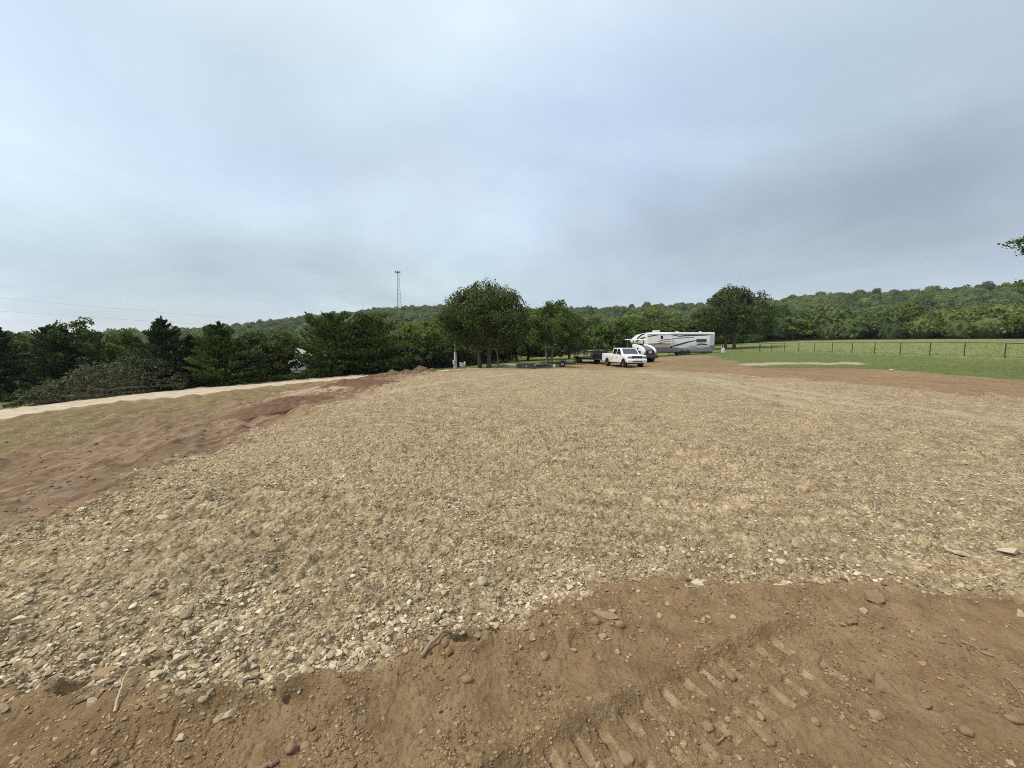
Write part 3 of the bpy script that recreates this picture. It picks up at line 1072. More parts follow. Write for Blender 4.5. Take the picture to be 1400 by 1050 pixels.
def cedar_tree(name, label, px, half, top, D, mat=CEDAR, n=7000, group=None, seed=1, p=1.0, q=.8, ln=.5, wd=.16, skirt=.10, spread=.45):
    rg = np.random.default_rng(seed)
    x, y, z = spot(px, D)
    H = height_at(top, D) - z
    t = thing(name, label, 'tree', (x, y, z - .1), 0, group)
    V, F, tint = conifer_crown(rg, H * .97, half / FPX * D, n, ln, wd, p, q, skirt, 26, spread)
    V[:, 2] = np.maximum(V[:, 2], .08)
    mb = MB()
    mb.tube([(0, 0, -.2), (0, 0, .3), (.05, 0, H * .5), (0, 0, H * .97)], [.24, .17, .10, .015], 8)
    for k in range(18):
        h = rg.uniform(.08, .85) * H
        a = rg.uniform(0, 2 * PI)
        L = half / FPX * D * (1 - h / H) ** .8 * .8
        mb.tube([(0, 0, h), (math.cos(a) * L * .6, math.sin(a) * L * .6, h + L * .15), (math.cos(a) * L, math.sin(a) * L, h + L * .4)], [.05, .03, .01], 5)
    mb.build('trunk', BARK, t, smooth=True)
    big_mesh('crown', V, F, mat, t, fattr={'tint': tint})
    return t


# the trees one can tell apart
broad_tree('oak_tree', 'tall dark round-headed tree with two trunks, tallest in the row at mid field', 664, 74, 387, 43, trunk=1.0, leafmat=OAK, nleaf=30000, leaf=.23, ncl=190, seed=3,
           trunks=[(.35, .1), (-.62, -.15)], r0=.26, lob=.16, clr=1.1, inner=.38, dome=.42)
broad_tree('slender_tree', 'slender twin-stemmed green tree with a pointed top right of the tall oak', 754, 46, 405, 50, trunk=1.3, leafmat=OAK_MID, nleaf=10000, leaf=.26, ncl=70, seed=5,
           trunks=[(-.5, -.25), (.05, .2)], r0=.14, lob=.42, bark=BARK_PALE, clr=.85)
broad_tree('shade_tree', 'big dark spreading tree behind the tail of the camper', 1003, 64, 390, 84, trunk=1.0, leafmat=OAK, nleaf=18000, leaf=.42, ncl=110, seed=8,
           trunks=[(-.15, 0), (-1.9, -.3)], r0=.34, lob=.16, clr=1.7, dome=.36)
cedar_tree('cedar_tree', 'black-green pointed cedar standing tallest behind the brush pile', 226, 42, 431, 35, CEDAR, 10000, seed=11, q=.72, ln=.42)
cedar_tree('cedar_tree', 'dark cedar cut by the left edge of the picture', 4, 36, 446, 36, CEDAR, 8000, seed=12, q=.7)
cedar_tree('cedar_tree', 'dark cedar with a bare crooked leader above the brush pile', 80, 42, 444, 37, CEDAR, 9000, seed=13, q=.55, p=1.4)
broad_tree('blackjack_tree', 'dark tree with sparse separate leaves against the sky left of the tallest cedar', 118, 32, 440, 38, trunk=.7, leafmat=OAK, nleaf=6500, leaf=.26, ncl=60, seed=14, lob=.45)
broad_tree('green_tree', 'mid green low tree between the two leftmost cedars', 44, 30, 453, 41, trunk=.6, leafmat=OAK_MID, nleaf=6000, leaf=.28, ncl=50, seed=15)
broad_tree('green_tree', 'yellowish green tree filling the gap left of the tallest cedar', 168, 34, 456, 42, trunk=.6, leafmat=OAK_MID, nleaf=6000, leaf=.28, ncl=50, seed=16)
cedar_tree('cedar_tree', 'green-topped cedar right of the tallest pointed cedar', 303, 40, 438, 36, CEDAR_GREEN, 9500, seed=17, q=.62, p=1.2)
cedar_tree('cedar_tree', 'small dark cedar tucked between two bigger cedars', 262, 26, 456, 36.5, CEDAR, 6000, seed=18, q=.7)
broad_tree('dark_tree', 'low dark tree right of the green-topped cedar', 346, 30, 456, 38, trunk=.4, leafmat=OAK, nleaf=6500, leaf=.26, ncl=60, seed=19)
broad_tree('dark_tree', 'brownish green tree left of the gap where the pale roof shows', 382, 31, 449, 40, trunk=.4, leafmat=OLIVE, nleaf=7000, leaf=.26, ncl=60, seed=20)
cedar_tree('cedar_tree', 'broad dense rounded cedar right of the pale roof', 458, 46, 430, 42, CEDAR_GREEN, 13000, seed=21, q=.42, p=2.0, ln=.42, wd=.2, skirt=.05)
cedar_tree('cedar_tree', 'broad dark cedar merging with the rounded cedar to its left', 512, 42, 431, 43.5, CEDAR_GREEN, 12000, seed=22, q=.42, p=2.0, ln=.42, wd=.2, skirt=.05)
broad_tree('light_tree', 'yellow-green tree left of the tall oak behind the dirt pile', 578, 44, 438, 52, trunk=.9, leafmat=OAK_LIGHT, nleaf=8000, leaf=.32, ncl=70, seed=23)
broad_tree('dark_tree', 'shaded dark understory tree behind the long dirt pile', 560, 40, 470, 49, trunk=.2, leafmat=OAK, nleaf=7000, leaf=.3, ncl=60, seed=24)
broad_tree('dark_tree', 'shaded dark understory tree behind the white meter post', 612, 34, 468, 51, trunk=.2, leafmat=OAK, nleaf=6000, leaf=.3, ncl=60, seed=25)
broad_tree('dark_tree', 'leafy understory tree right of the leaning grey pole', 706, 36, 448, 60, trunk=.3, leafmat=OAK_MID, nleaf=7000, leaf=.34, ncl=60, seed=26)
broad_tree('dark_tree', 'very dark tree behind the slender twin-stemmed tree', 778, 32, 452, 66, trunk=1.0, leafmat=OAK, nleaf=6500, leaf=.36, ncl=60, seed=27)
broad_tree('light_tree', 'pale yellow-green round tree above the treeline behind the camper nose', 884, 34, 421, 150, trunk=2, leafmat=OAK_LIGHT, nleaf=5000, leaf=.8, ncl=60, seed=28, r0=.4)
broad_tree('green_tree', 'light green low tree at the field edge right of the big shade tree', 1082, 28, 432, 120, trunk=.8, leafmat=OAK_LIGHT, nleaf=5000, leaf=.6, ncl=60, seed=29)

for k, (px, half, top, D) in enumerate(((640, 30, 470, 55), (676, 34, 462, 56), (722, 36, 458, 62), (748, 30, 466, 64))):
    broad_tree('dark_tree', ('dark leafy understory tree behind the oak trunks', 'dark leafy understory tree behind the leaning grey pole', 'green understory tree between the oak and the slender tree', 'deep green understory tree behind the slender stems')[k],
               px, half, top, D, trunk=.1, leafmat=OAK_MID if k == 2 else OAK, nleaf=6500, leaf=.32, ncl=60, seed=240 + k)

# a tree standing right of the picture: its branch tips reach in
rg = np.random.default_rng(31)
lx, ly = 38.2, 21.0
lz = gz(lx, ly)
lt = thing('elm_tree', 'tree at the right edge whose leafy branch tips reach into the sky', 'tree', (lx, ly, lz))
V, F, tint, c = broad_crown(rg, 4.2, 4.2, 3.6, 80, 14000, 1.0, .17)
V += np.array([0, 0, 5.6])
c += np.array([0, 0, 5.6])
ex = [np.array(pix_at(px, py, 22.0)) - np.array([lx, ly, lz]) for px, py in ((1408, 337), (1395, 330), (1412, 343), (1430, 350), (1412, 393), (1402, 388), (1424, 400), (1420, 442), (1409, 437), (1440, 425), (1450, 385), (1460, 345))]
bb = []
for k, e in enumerate(ex):
    nn = 170
    p_ = e + rg.normal(size=(nn, 3)) * np.array([.24, .3, .10])
    nr_ = unit(rg.normal(size=(nn, 3)) + np.array([0, 0, .6]))
    al_ = unit(np.cross(nr_, rg.normal(size=(nn, 3))))
    L_ = .14 * rg.uniform(.6, 1.4, nn)
    bb.append(quads(p_, al_, nr_, L_, L_ * .6)[0])
V = np.concatenate([V] + bb)
F = np.arange(len(V)).reshape(-1, 4)
trunk_mesh(rg, 8.5, .3, [tuple(e) for e in ex] + [tuple(q) for q in c[:10]], 2.6).build('trunk', BARK, lt, smooth=True)
big_mesh('crown', V, F, OAK_MID, lt, fattr={'tint': np.concatenate([tint, rg.uniform(0, 1, len(F) - len(tint))])})

# rows of like trees: each tree a copy of one of a few grown kinds
kinds = []
for k in range(6):
    rg = np.random.default_rng(50 + k)
    V, F, tint, c = broad_crown(rg, 4.0, 4.0, 3.6, 46, 2100, 1.35, .72, .36, .4)
    V += np.array([0, 0, 4.3])
    V[:, 2] = np.maximum(V[:, 2], .1)
    tm = trunk_mesh(rg, 7.4, .24, [tuple(q) for q in c[:7] + np.array([0, 0, 4.3])], 2.0)
    kinds.append((V, F, tint, tm))
protos = {}


def row_tree(k, matname, mat, name, label, group, loc, sc3, rz):
    key = (k, matname)
    if key not in protos:
        t = thing(name, label, 'tree', loc, rz, group)
        a = kinds[k][3].build('trunk', BARK, t)
        b = big_mesh('crown', kinds[k][0], kinds[k][1], mat, t, fattr={'tint': kinds[k][2]})
        protos[key] = (t, a, b)
    else:
        t0, a, b = protos[key]
        t = t0.copy()
        COL.objects.link(t)
        t.name = name
        t.location = loc
        t.rotation_euler = (0, 0, rz)
        tag(t, label, 'tree', group)
        for o in (a, b):
            q = o.copy()
            q.parent = t
            COL.objects.link(q)
    t.scale = sc3
    return t


rg = np.random.default_rng(77)
# the wood edge behind truck and camper
for i in range(20):
    px = 792 + i * 9.2 + rg.uniform(-3, 3)
    D = rg.uniform(92, 118)
    x, y, z = spot(px, D)
    top = rg.uniform(432, 447)
    H = height_at(top, D) - z
    light = rg.uniform() < .42
    row_tree(int(rg.integers(0, 6)), 'mid' if light else 'olive', OAK_MID if light else OLIVE, 'edge_tree',
             ('fresh green tree in the wood edge behind the truck and camper' if light else 'dull olive tree in the wood edge behind the truck and camper'),
             ('fresh green trees in the wood edge behind the truck' if light else 'olive trees in the wood edge behind the truck'),
             (x, y, z - .2), (rg.uniform(.8, 1.15), rg.uniform(.8, 1.1), H / 8.0), rg.uniform(0, 6.3))
# the hedge of trees along the far side of the pasture
for i in range(38):
    px = 1040 + i * 10.4 + rg.uniform(-4, 4)
    D = rg.uniform(128, 142)
    x, y, z = spot(px, D)
    H = rg.uniform(4.2, 6.6)
    light = rg.uniform() < .3
    row_tree(int(rg.integers(0, 6)), 'mid' if light else 'olive', OAK_MID if light else OLIVE, 'hedge_tree',
             ('fresh green bushy tree in the hedge beyond the fenced pasture' if light else 'dull olive bushy tree in the hedge beyond the fenced pasture'),
             ('green trees of the pasture hedge' if light else 'olive trees of the pasture hedge'),
             (x, y, z - .5), (rg.uniform(.85, 1.25), rg.uniform(.8, 1.1), H / 8.0), rg.uniform(0, 6.3))
# second row behind the near trees on the left
for i in range(26):
    px = -10 + i * 25.0 + rg.uniform(-9, 9)
    D = rg.uniform(58, 80)
    x, y, z = spot(px, D)
    top = rg.uniform(457, 466) - (4 if px > 540 else 0) - (6 if 330 < px < 450 else 0)
    H = height_at(top, D) - z
    light = rg.uniform() < .6
    if 398 < px < 424:
        continue
    row_tree(int(rg.integers(0, 6)), 'mid' if light else 'oak', OAK_MID if light else OAK, 'backing_tree',
             ('fresh green tree behind the roadside trees on the left' if light else 'dark green tree behind the roadside trees on the left'),
             ('fresh green trees behind the roadside trees' if light else 'dark green trees behind the roadside trees'),
             (x, y, z - .3), (rg.uniform(.7, .95), rg.uniform(.7, .9), H / 8.0), rg.uniform(0, 6.3))


# the wooded ridge: one mass of crowns
def hill_wood():
    rg = np.random.default_rng(90)
    pro = []
    for k in range(9):
        f = lobes(rg, 8)
        n = 260
        d = unit(rg.normal(size=(n, 3)))
        d[:, 2] = np.abs(d[:, 2]) * 1.1 - .35
        d = unit(d)
        p = d * (1 + .34 * f(d))[:, None] * rg.uniform(.82, 1.06, n)[:, None]
        nr = unit(rg.normal(size=p.shape) * .9 + d * .6 + np.array([0, 0, .35]))
        al = unit(np.cross(nr, rg.normal(size=p.shape)))
        L = .21 * rg.uniform(.5, 1.7, n)
        V, F = quads(p, al, nr, L, L * .8)
        cv, cf = ico(2)
        cv = cv * (.86 * (1 + .34 * f(unit(cv))))[:, None]
        pro.append((V, F, cv, cf))
    # candidate spots on the slope
    sp = []
    n = 110000
    th = rg.uniform(-R(56), R(56), n)
    r = np.sqrt(rg.uniform(70 ** 2, 1050 ** 2, n))
    x, y = r * np.sin(th), r * np.cos(th)
    u = x / y * FPX + 700
    near = np.where(u < 330, 190, np.where(u < 640, 150, np.where(u < 780, 130, np.where(u < 1045, 132, 146))))
    ok = (r > near) & (y > 40)
    x, y, r, u = x[ok], y[ok], r[ok], u[ok]
    z = base_z(x, y)
    # only the face of the hill that can be seen, and a little beyond its crest
    rim = np.where(u < 340, 720, np.where(u < 700, 600, np.where(u < 1000, 540, 450)))
    ok = y < rim
    x, y, z, r, u = x[ok], y[ok], z[ok], r[ok], u[ok]
    cell = {}
    keep = []
    for i in range(len(x)):
        s = 4.5 + r[i] * .006
        k = (int(x[i] / s), int(y[i] / s))
        if k in cell:
            continue
        cell[k] = 1
        keep.append(i)
    keep = np.array(keep)
    x, y, z, r = x[keep], y[keep], z[keep], r[keep]
    m = len(x)
    w = rg.integers(0, 9, m)
    rad = rg.uniform(2.1, 4.1, m) * (1 + r * .0004)
    hz = rad * rg.uniform(.85, 1.25, m)
    up = rg.uniform(1.6, 4.2, m) + (rg.uniform(0, 1, m) ** 7) * 5.0
    VV, FF, TT = [], [], []
    CV, CF, CT = [], [], []
    b = 0
    cb = 0
    bt = np.clip(rg.normal(.45, .25, m) + pnoise(x / 60, y / 60, 91) * .35, 0, 1)
    for k in range(9):
        idx = np.where(w == k)[0]
        V, F, cv, cf = pro[k]
        a = rg.uniform(0, 6.3, len(idx))
        ca, sa = np.cos(a)[:, None], np.sin(a)[:, None]

        def put(v):
            return np.stack([(v[None, :, 0] * ca - v[None, :, 1] * sa) * rad[idx][:, None] + x[idx][:, None],
                             (v[None, :, 0] * sa + v[None, :, 1] * ca) * rad[idx][:, None] + y[idx][:, None],
                             v[None, :, 2] * hz[idx][:, None] + (z[idx] + up[idx])[:, None]], -1).reshape(-1, 3)
        VV.append(put(V))
        FF.append((F[None] + (np.arange(len(idx)) * len(V))[:, None, None]).reshape(-1, 4) + b)
        TT.append(np.clip(np.repeat(bt[idx], len(F)) * .65 + rg.uniform(0, .35, len(idx) * len(F)), 0, 1))
        b += len(idx) * len(V)
        CV.append(put(cv))
        CF.append((cf[None] + (np.arange(len(idx)) * len(cv))[:, None, None]).reshape(-1, 3) + cb)
        CT.append(np.repeat(bt[idx] * .65, len(cf)))
        cb += len(idx) * len(cv)
    V = np.concatenate(VV)
    F = np.concatenate(FF)
    cv = np.concatenate(CV)
    cf = np.concatenate(CF)
    q4 = np.concatenate([F, np.concatenate([cf, cf[:, [2]]], 1) + len(V)]) if False else F
    o = big_mesh('hillside_woodland', V, F, HILL, fattr={'tint': np.concatenate(TT)})
    tag(o, 'hazy green wood covering the long ridge', 'woodland', kind='stuff')
    o2 = big_mesh('woodland_canopy', cv, cf, HILL, fattr={'tint': np.concatenate(CT)})
    tag(o2, 'inner mass of the wood on the long ridge', 'woodland', kind='stuff')
    


hill_wood()


# ------------------------------------------------------------------ brush pile, logs, weeds, grass
def brush_pile():
    rg = np.random.default_rng(120)
    a = Vector(pix_at(24, 551, 30.5))
    b = Vector(pix_at(258, 538, 34.0))
    a.z = float(base_z(a.x, a.y))
    b.z = float(base_z(b.x, b.y))
    t = thing('brush_pile', 'heap of cut branches with wilting grey-green leaves along the pale drive', 'brush pile', a)
    L = (b - a).length
    ax = (b - a).normalized()
    prp = Vector((-ax.y, ax.x, 0))
    prof = [(0, .5), (.12, 1.6), (.22, 1.9), (.35, 2.5), (.5, 2.9), (.62, 3.0), (.75, 2.9), (.85, 2.5), (.93, 2.0), (1, .5)]
    xs = np.array([p[0] for p in prof])
    hs = np.array([p[1] for p in prof])
    br = MB()
    tips = []
    for k in range(95):
        f = rg.uniform(.02, .98)
        p0 = ax * (f * L) + prp * rg.uniform(-.4, 2.4) + Vector((0, 0, rg.uniform(.05, .5)))
        h = np.interp(f, xs, hs)
        d = ax * rg.normal(0, 1.0) + prp * rg.normal(0, .5) + Vector((0, 0, rg.uniform(.1, .9)))
        d.normalize()
        ln = rg.uniform(1.0, 2.4)
        p1 = p0 + d * ln * .5 + Vector((0, 0, .1))
        p2 = p0 + d * ln
        p2.z = min(p2.z, h)
        br.tube([p0, p1, p2], [rg.uniform(.018, .05), .018, .006], 5)
        tips.append((p1 + p2) / 2)
        tips.append(p2)
    br.build('branches', BARK_PALE, t)
    for f0, f1, z0, r in ((.45, .98, .55, .10), (.18, .42, .35, .13), (.28, .5, .9, .07), (.52, .30, .62, .055), (.60, .78, 1.0, .05)):
        q = MB()
        c0 = ax * (f0 * L) + prp * -.25 + Vector((0, 0, z0))
        c1 = ax * (f1 * L) + prp * -.1 + Vector((0, 0, z0 * .75 + .05))
        q.tube([c0, c0.lerp(c1, .35) + Vector((0, 0, .14)), c0.lerp(c1, .7), c1], [r * .55, r * .8, r * .95, r], 8)
        q.build('limb', BARK_PALE, t, smooth=True)
    n = 24000
    f = rg.uniform(0, 1, n)
    h = np.interp(f, xs, hs) * (1 + .18 * np.array(pnoise(f * 22, f * 0 + 3.3, 7)))
    s = rg.uniform(0, 1, n) ** .6
    w = rg.uniform(-1, 1, n)
    hh = h * s * np.sqrt(np.clip(1 - (w * .9) ** 2, 0, 1)) + .05
    hh *= 1 + rg.uniform(0, 1, n) ** 12 * .25
    P = np.array(ax)[None] * (f * L)[:, None] + np.array(prp)[None] * (w * 1.7 + .8)[:, None]
    P[:, 2] += hh
    k = pnoise(P[:, 0] / .5 + P[:, 1], P[:, 2] / .5, 9) + pnoise(P[:, 0] / .22 + P[:, 1], P[:, 2] / .22, 19) * .6
    ok = k > -.12
    P = P[ok]
    k = k[ok]
    nr = unit(rg.normal(size=P.shape) + np.array([0, -.4, .5]))
    al = unit(np.cross(nr, rg.normal(size=P.shape)))
    Ln = .17 * rg.uniform(.6, 1.5, len(P))
    V, F = quads(P, al, nr, Ln, Ln * .55)
    big_mesh('leaves', V, F, DEADLEAF, t, fattr={'tint': np.clip(rg.beta(1.4, 2.6, len(P)) + k * .12, 0, 1)})


brush_pile()


def log(label, p, q, r, D):
    a = Vector(pix_at(p[0], p[1], D))
    b = Vector(pix_at(q[0], q[1], D + .5))
    for v in (a, b):
        v.z = float(base_z(v.x, v.y)) + r * .9
    mb = MB()
    mb.tube([a, a.lerp(b, .4) + Vector((0, 0, .03)), b], [r, r * .93, r * .85], 12)
    o = mb.build('log', BARK, None, smooth=True)
    tag(o, label, 'log', 'cut logs by the brush pile')


log('short grey cut log half buried in the brush pile', (56, 546), (80, 544.5), .17, 30.6)
log('half-hidden grey log near the left edge of the picture', (4, 552), (28, 550), .15, 30.8)


def weeds():
    rg = np.random.default_rng(140)
    n = 9000
    f = rg.uniform(0, 1, n)
    px = 338 + f * 130
    D = 37.5 + f * 3.6 + rg.normal(0, .5, n)
    X = (px - 700) / FPX * D
    h = (.42 + .35 * np.clip(pnoise(f * 9, f * 0, 3) + .3, 0, 1.2)) * rg.uniform(0, 1, n) ** .6
    P = np.stack([X, D, base_z(X, D) + h + .04], 1)
    nr = unit(rg.normal(size=P.shape) + np.array([0, 0, .6]))
    al = unit(np.cross(nr, rg.normal(size=P.shape)) + np.array([0, 0, .3]))
    L = .2 * rg.uniform(.6, 1.5, n)
    V, F = quads(P, al, nr, L, L * .55)
    o = big_mesh('weeds', V, F, WEED, fattr={'tint': rg.uniform(0, 1, n)})
    tag(o, 'knee-high green weeds at the foot of the cedars', 'weeds', kind='stuff')
    # undergrowth that closes the foot of the near trees
    n = 34000
    px = rg.uniform(-30, 800, n)
    D = np.interp(px, [-30, 230, 350, 430, 520, 640, 690, 705, 730, 800], [34, 37, 40, 44, 46, 53, 58, 66, 76, 88]) + rg.normal(.8, .7, n)
    X = (px - 700) / FPX * D
    h = (.5 + 1.3 * np.clip(pnoise(px / 26, D * 0, 5) + .4, 0, 1.3)) * rg.uniform(0, 1, n) ** .7
    h = np.where((px > 396) & (px < 426), h * .5, h) * np.where(px > 690, 1.5, 1.0)
    P = np.stack([X, D, base_z(X, D) + h], 1)
    nr = unit(rg.normal(size=P.shape) + np.array([0, 0, .5]))
    al = unit(np.cross(nr, rg.normal(size=P.shape)))
    L = .28 * rg.uniform(.6, 1.5, n)
    V, F = quads(P, al, nr, L, L * .6)
    o = big_mesh('undergrowth', V, F, OAK, fattr={'tint': rg.uniform(0, 1, n)})
    tag(o, 'dark undergrowth at the foot of the roadside trees', 'undergrowth', kind='stuff')
    # grass: rough pasture beyond the fence, verge of the drive
    n = 60000
    q = polar_pts(n * 2, 16, 120, 1.0, 56)
    z = zones(q[:, 0], q[:, 1])
    past = np.maximum((q[:, 0] > 39) * 1.0, (q[:, 1] > 68) * 1.0)
    ok = (z['grass'] > .6) & (rg.uniform(0, 1, len(q)) < .30 + .7 * past)
    ok |= (z['dry'] > .6) & (rg.uniform(0, 1, len(q)) < .35)
    q, past, dry = q[ok], past[ok], z['dry'][ok]
    zz = base_z(q[:, 0], q[:, 1])
    k = 3
    q3 = np.repeat(q, k, 0) + rg.normal(0, .06, (len(q) * k, 2))
    hh = np.repeat(np.where(past > 0, .09, np.where(dry > .6, .05, .06)), k) * rg.uniform(.5, 1.5, len(q3))
    al = unit(np.stack([rg.normal(0, .45, len(q3)), rg.normal(0, .45, len(q3)), np.ones(len(q3))], 1))
    P = np.concatenate([q3, np.repeat(zz, k)[:, None]], 1) + al * (hh * .45)[:, None]
    nr = unit(np.cross(al, rg.normal(size=al.shape)))
    V, F = quads(P, al, nr, hh, hh * .28)
    tint = np.clip(np.repeat(past, k) * .35 + rg.uniform(0, .6, len(q3)) + np.repeat(dry > .6, k) * .3, 0, 1)
    o = big_mesh('grass_tufts', V, F, BLADE, fattr={'tint': tint})
    tag(o, 'rough grass tufts of pasture and verge', 'grass', kind='stuff')


weeds()

# ------------------------------------------------------------------ paints and metals
WHITE = simple_mat('white_paint', (.80, .80, .80), .28, var=.03, spec=.5, coat=.5)
CREAM = simple_mat('cream_fibreglass', (.80, .79, .75), .35, var=.03, scale=.6, spec=.5, coat=.3)
PANEL = simple_mat('pale_grey_panel', (.47, .48, .46), .4, var=.05)
SKIRT = simple_mat('grey_skirt', (.20, .205, .205), .45, var=.12)
SWOOSH = simple_mat('dark_decal', (.030, .030, .033), .4, var=.1)
SWOOSHG = simple_mat('grey_decal', (.22, .22, .215), .4, var=.1)
GLASS = simple_mat('dark_glass', (.012, .014, .017), .06, var=.1, spec=.8)
GLASSB = simple_mat('windscreen_glass', (.030, .040, .055), .05, var=.1, spec=1.0)
BLACK = simple_mat('black_steel', (.018, .018, .020), .5, var=.3, spec=.4)
CHAR = simple_mat('charcoal_steel', (.050, .048, .052), .6, var=.25, scale=4)
GREYM = simple_mat('grey_hood', (.085, .095, .095), .35, var=.1, coat=.3)
TYRE = simple_mat('tyre_rubber', (.020, .019, .018), .85, var=.3, scale=8, spec=.2)
RIM = simple_mat('dark_rim', (.10, .10, .105), .3, metal=.7, var=.2)
STEEL = simple_mat('worn_steel', (.30, .30, .30), .4, metal=.8, var=.2)
LAMP = simple_mat('lamp_lens', (.42, .43, .45), .1, var=.1, spec=.8)
REDL = simple_mat('red_lens', (.25, .012, .010), .2, var=.1, spec=.7)
PLATE = simple_mat('pale_plate', (.62, .62, .62), .4, var=.1)
WOODDECK = simple_mat('deck_planks', (.070, .060, .050), .85, var=.35, scale=2)
FENCEP = simple_mat('dark_pipe', (.060, .042, .030), .7, var=.4, scale=5)
GALV = simple_mat('galvanised_steel', (.30, .31, .32), .5, metal=.3, var=.15)
POLEW = simple_mat('weathered_pole', (.46, .45, .43), .85, var=.2, scale=6, bump=.4)
POLEG = simple_mat('grey_pole', (.22, .21, .19), .9, var=.3, scale=6, bump=.4)
BOXW = simple_mat('white_box', (.60, .61, .60), .5, var=.06)
ROOFP = simple_mat('pale_roof_metal', (.46, .46, .44), .5, var=.12)
WALLP = simple_mat('weathered_siding', (.30, .29, .26), .8, var=.15)
SEATB = simple_mat('black_vinyl', (.020, .020, .022), .6)


def wheel(parent, x, y, r, w, side, rim=RIM, name='wheel'):
    """Wheel turning about Y; side is the outward direction. The tyre carries its rim."""
    mb = MB()
    h = w / 2
    mb.lathe_y([(r * .60, y - h * .9), (r * .90, y - h), (r * .985, y - h * .75), (r, y - h * .35), (r, y + h * .35), (r * .985, y + h * .75), (r * .90, y + h), (r * .60, y + h * .9), (r * .60, y - h * .9)], x, r, 28)
    o = mb.build(name, TYRE, parent, smooth=True)
    m2 = MB()
    yo = y + side * h * .72
    m2.lathe_y([(.0, yo + side * .01), (r * .16, yo + side * .02), (r * .2, yo - side * .02), (r * .5, yo - side * .035), (r * .57, yo + side * .015), (r * .60, yo), (r * .60, yo - side * .12), (.0, yo - side * .12)], x, r, 28)
    for k in range(6):
        a = k * PI / 3 + .3
        m2.tube([(x + math.cos(a) * r * .15, yo - side * .01, r + math.sin(a) * r * .15), (x + math.cos(a) * r * .55, yo + side * .0, r + math.sin(a) * r * .55)], r * .06, 5)
    m2.build('rim', rim, o, smooth=True)
    return o


def flat(pts, nrm, th=.006):
    """A thin plate on a flat outline; nrm points outward."""
    mb = MB()
    n = len(pts)
    P = [Vector(p) for p in pts]
    N = Vector(nrm).normalized()
    mb.add([p + N * th for p in P] + [p - N * .02 for p in P],
           [tuple(range(n)), tuple(range(2 * n - 1, n - 1, -1))] + [(i, i + n, (i + 1) % n + n, (i + 1) % n) for i in range(n)])
    return mb


def arch(cx, r, z0, n=9):
    a0 = math.asin(min(1, max(-1, (z0 - .44) / r)))
    return [(cx + r * math.cos(t), .44 + r * math.sin(t)) for t in np.linspace(a0, PI - a0, n)]


# ------------------------------------------------------------------ the white pickup
TH_T = R(10.5)
FD = Vector((math.sin(TH_T), -math.cos(TH_T), 0))
SDV = Vector((math.cos(TH_T), math.sin(TH_T), 0))
c0 = Vector(pix_at(858.3, 503, 38.0))
c0.z = 0
org = c0 - FD * 6.35 + SDV * 1.02
org.z = float(base_z(*(org + FD * 3.2).xy)) - .02
RZ_T = math.atan2(FD.y, FD.x)
truck = thing('pickup_truck', 'white four-door pickup truck facing the camera at the far edge of the pad', 'pickup truck', org, RZ_T)
rx_, fx_ = 1.42, 5.28
low = [(.06, .66), (.06, .60)]
prof = [(.10, .58), (.10, 1.30), (.14, 1.385), (2.56, 1.385), (2.60, 1.30), (4.62, 1.30), (4.86, 1.34), (5.5, 1.33), (6.02, 1.26), (6.17, 1.16), (6.21, .86), (6.20, .62)]
prof += arch(fx_, .50, .56) + [(4.72, .50), (2.0, .50)] + arch(rx_, .50, .56) + [(.3, .58)]
body = MB().prism(prof, -1.0, 1.0, (1.1, 1.4, .045)).build('body', WHITE, truck, bevel=.028, smooth=True)
MB().box(.26, 2.50, -.84, .84, 1.388, 1.394).build('bed_recess_shade', BLACK, truck)  # black plate standing in for the dark hollow of the open bed
hd = MB().prism([(4.9, 1.33), (5.45, 1.345), (5.98, 1.275), (5.98, 1.24), (4.9, 1.29)], -.62, .62, (1.28, 1.36, .12)).build('hood', WHITE, truck, bevel=.02, smooth=True)
cabp = [(2.60, 1.29), (2.70, 1.80), (2.82, 1.925), (3.05, 1.965), (4.05, 1.965), (4.32, 1.92), (4.98, 1.325)]
cab = MB().prism(cabp, -.975, .975, (1.30, 1.96, .15)).build('cab', WHITE, truck, bevel=.03, smooth=True)


def cab_y(z):
    return .975 - .15 * (z - 1.30) / .66


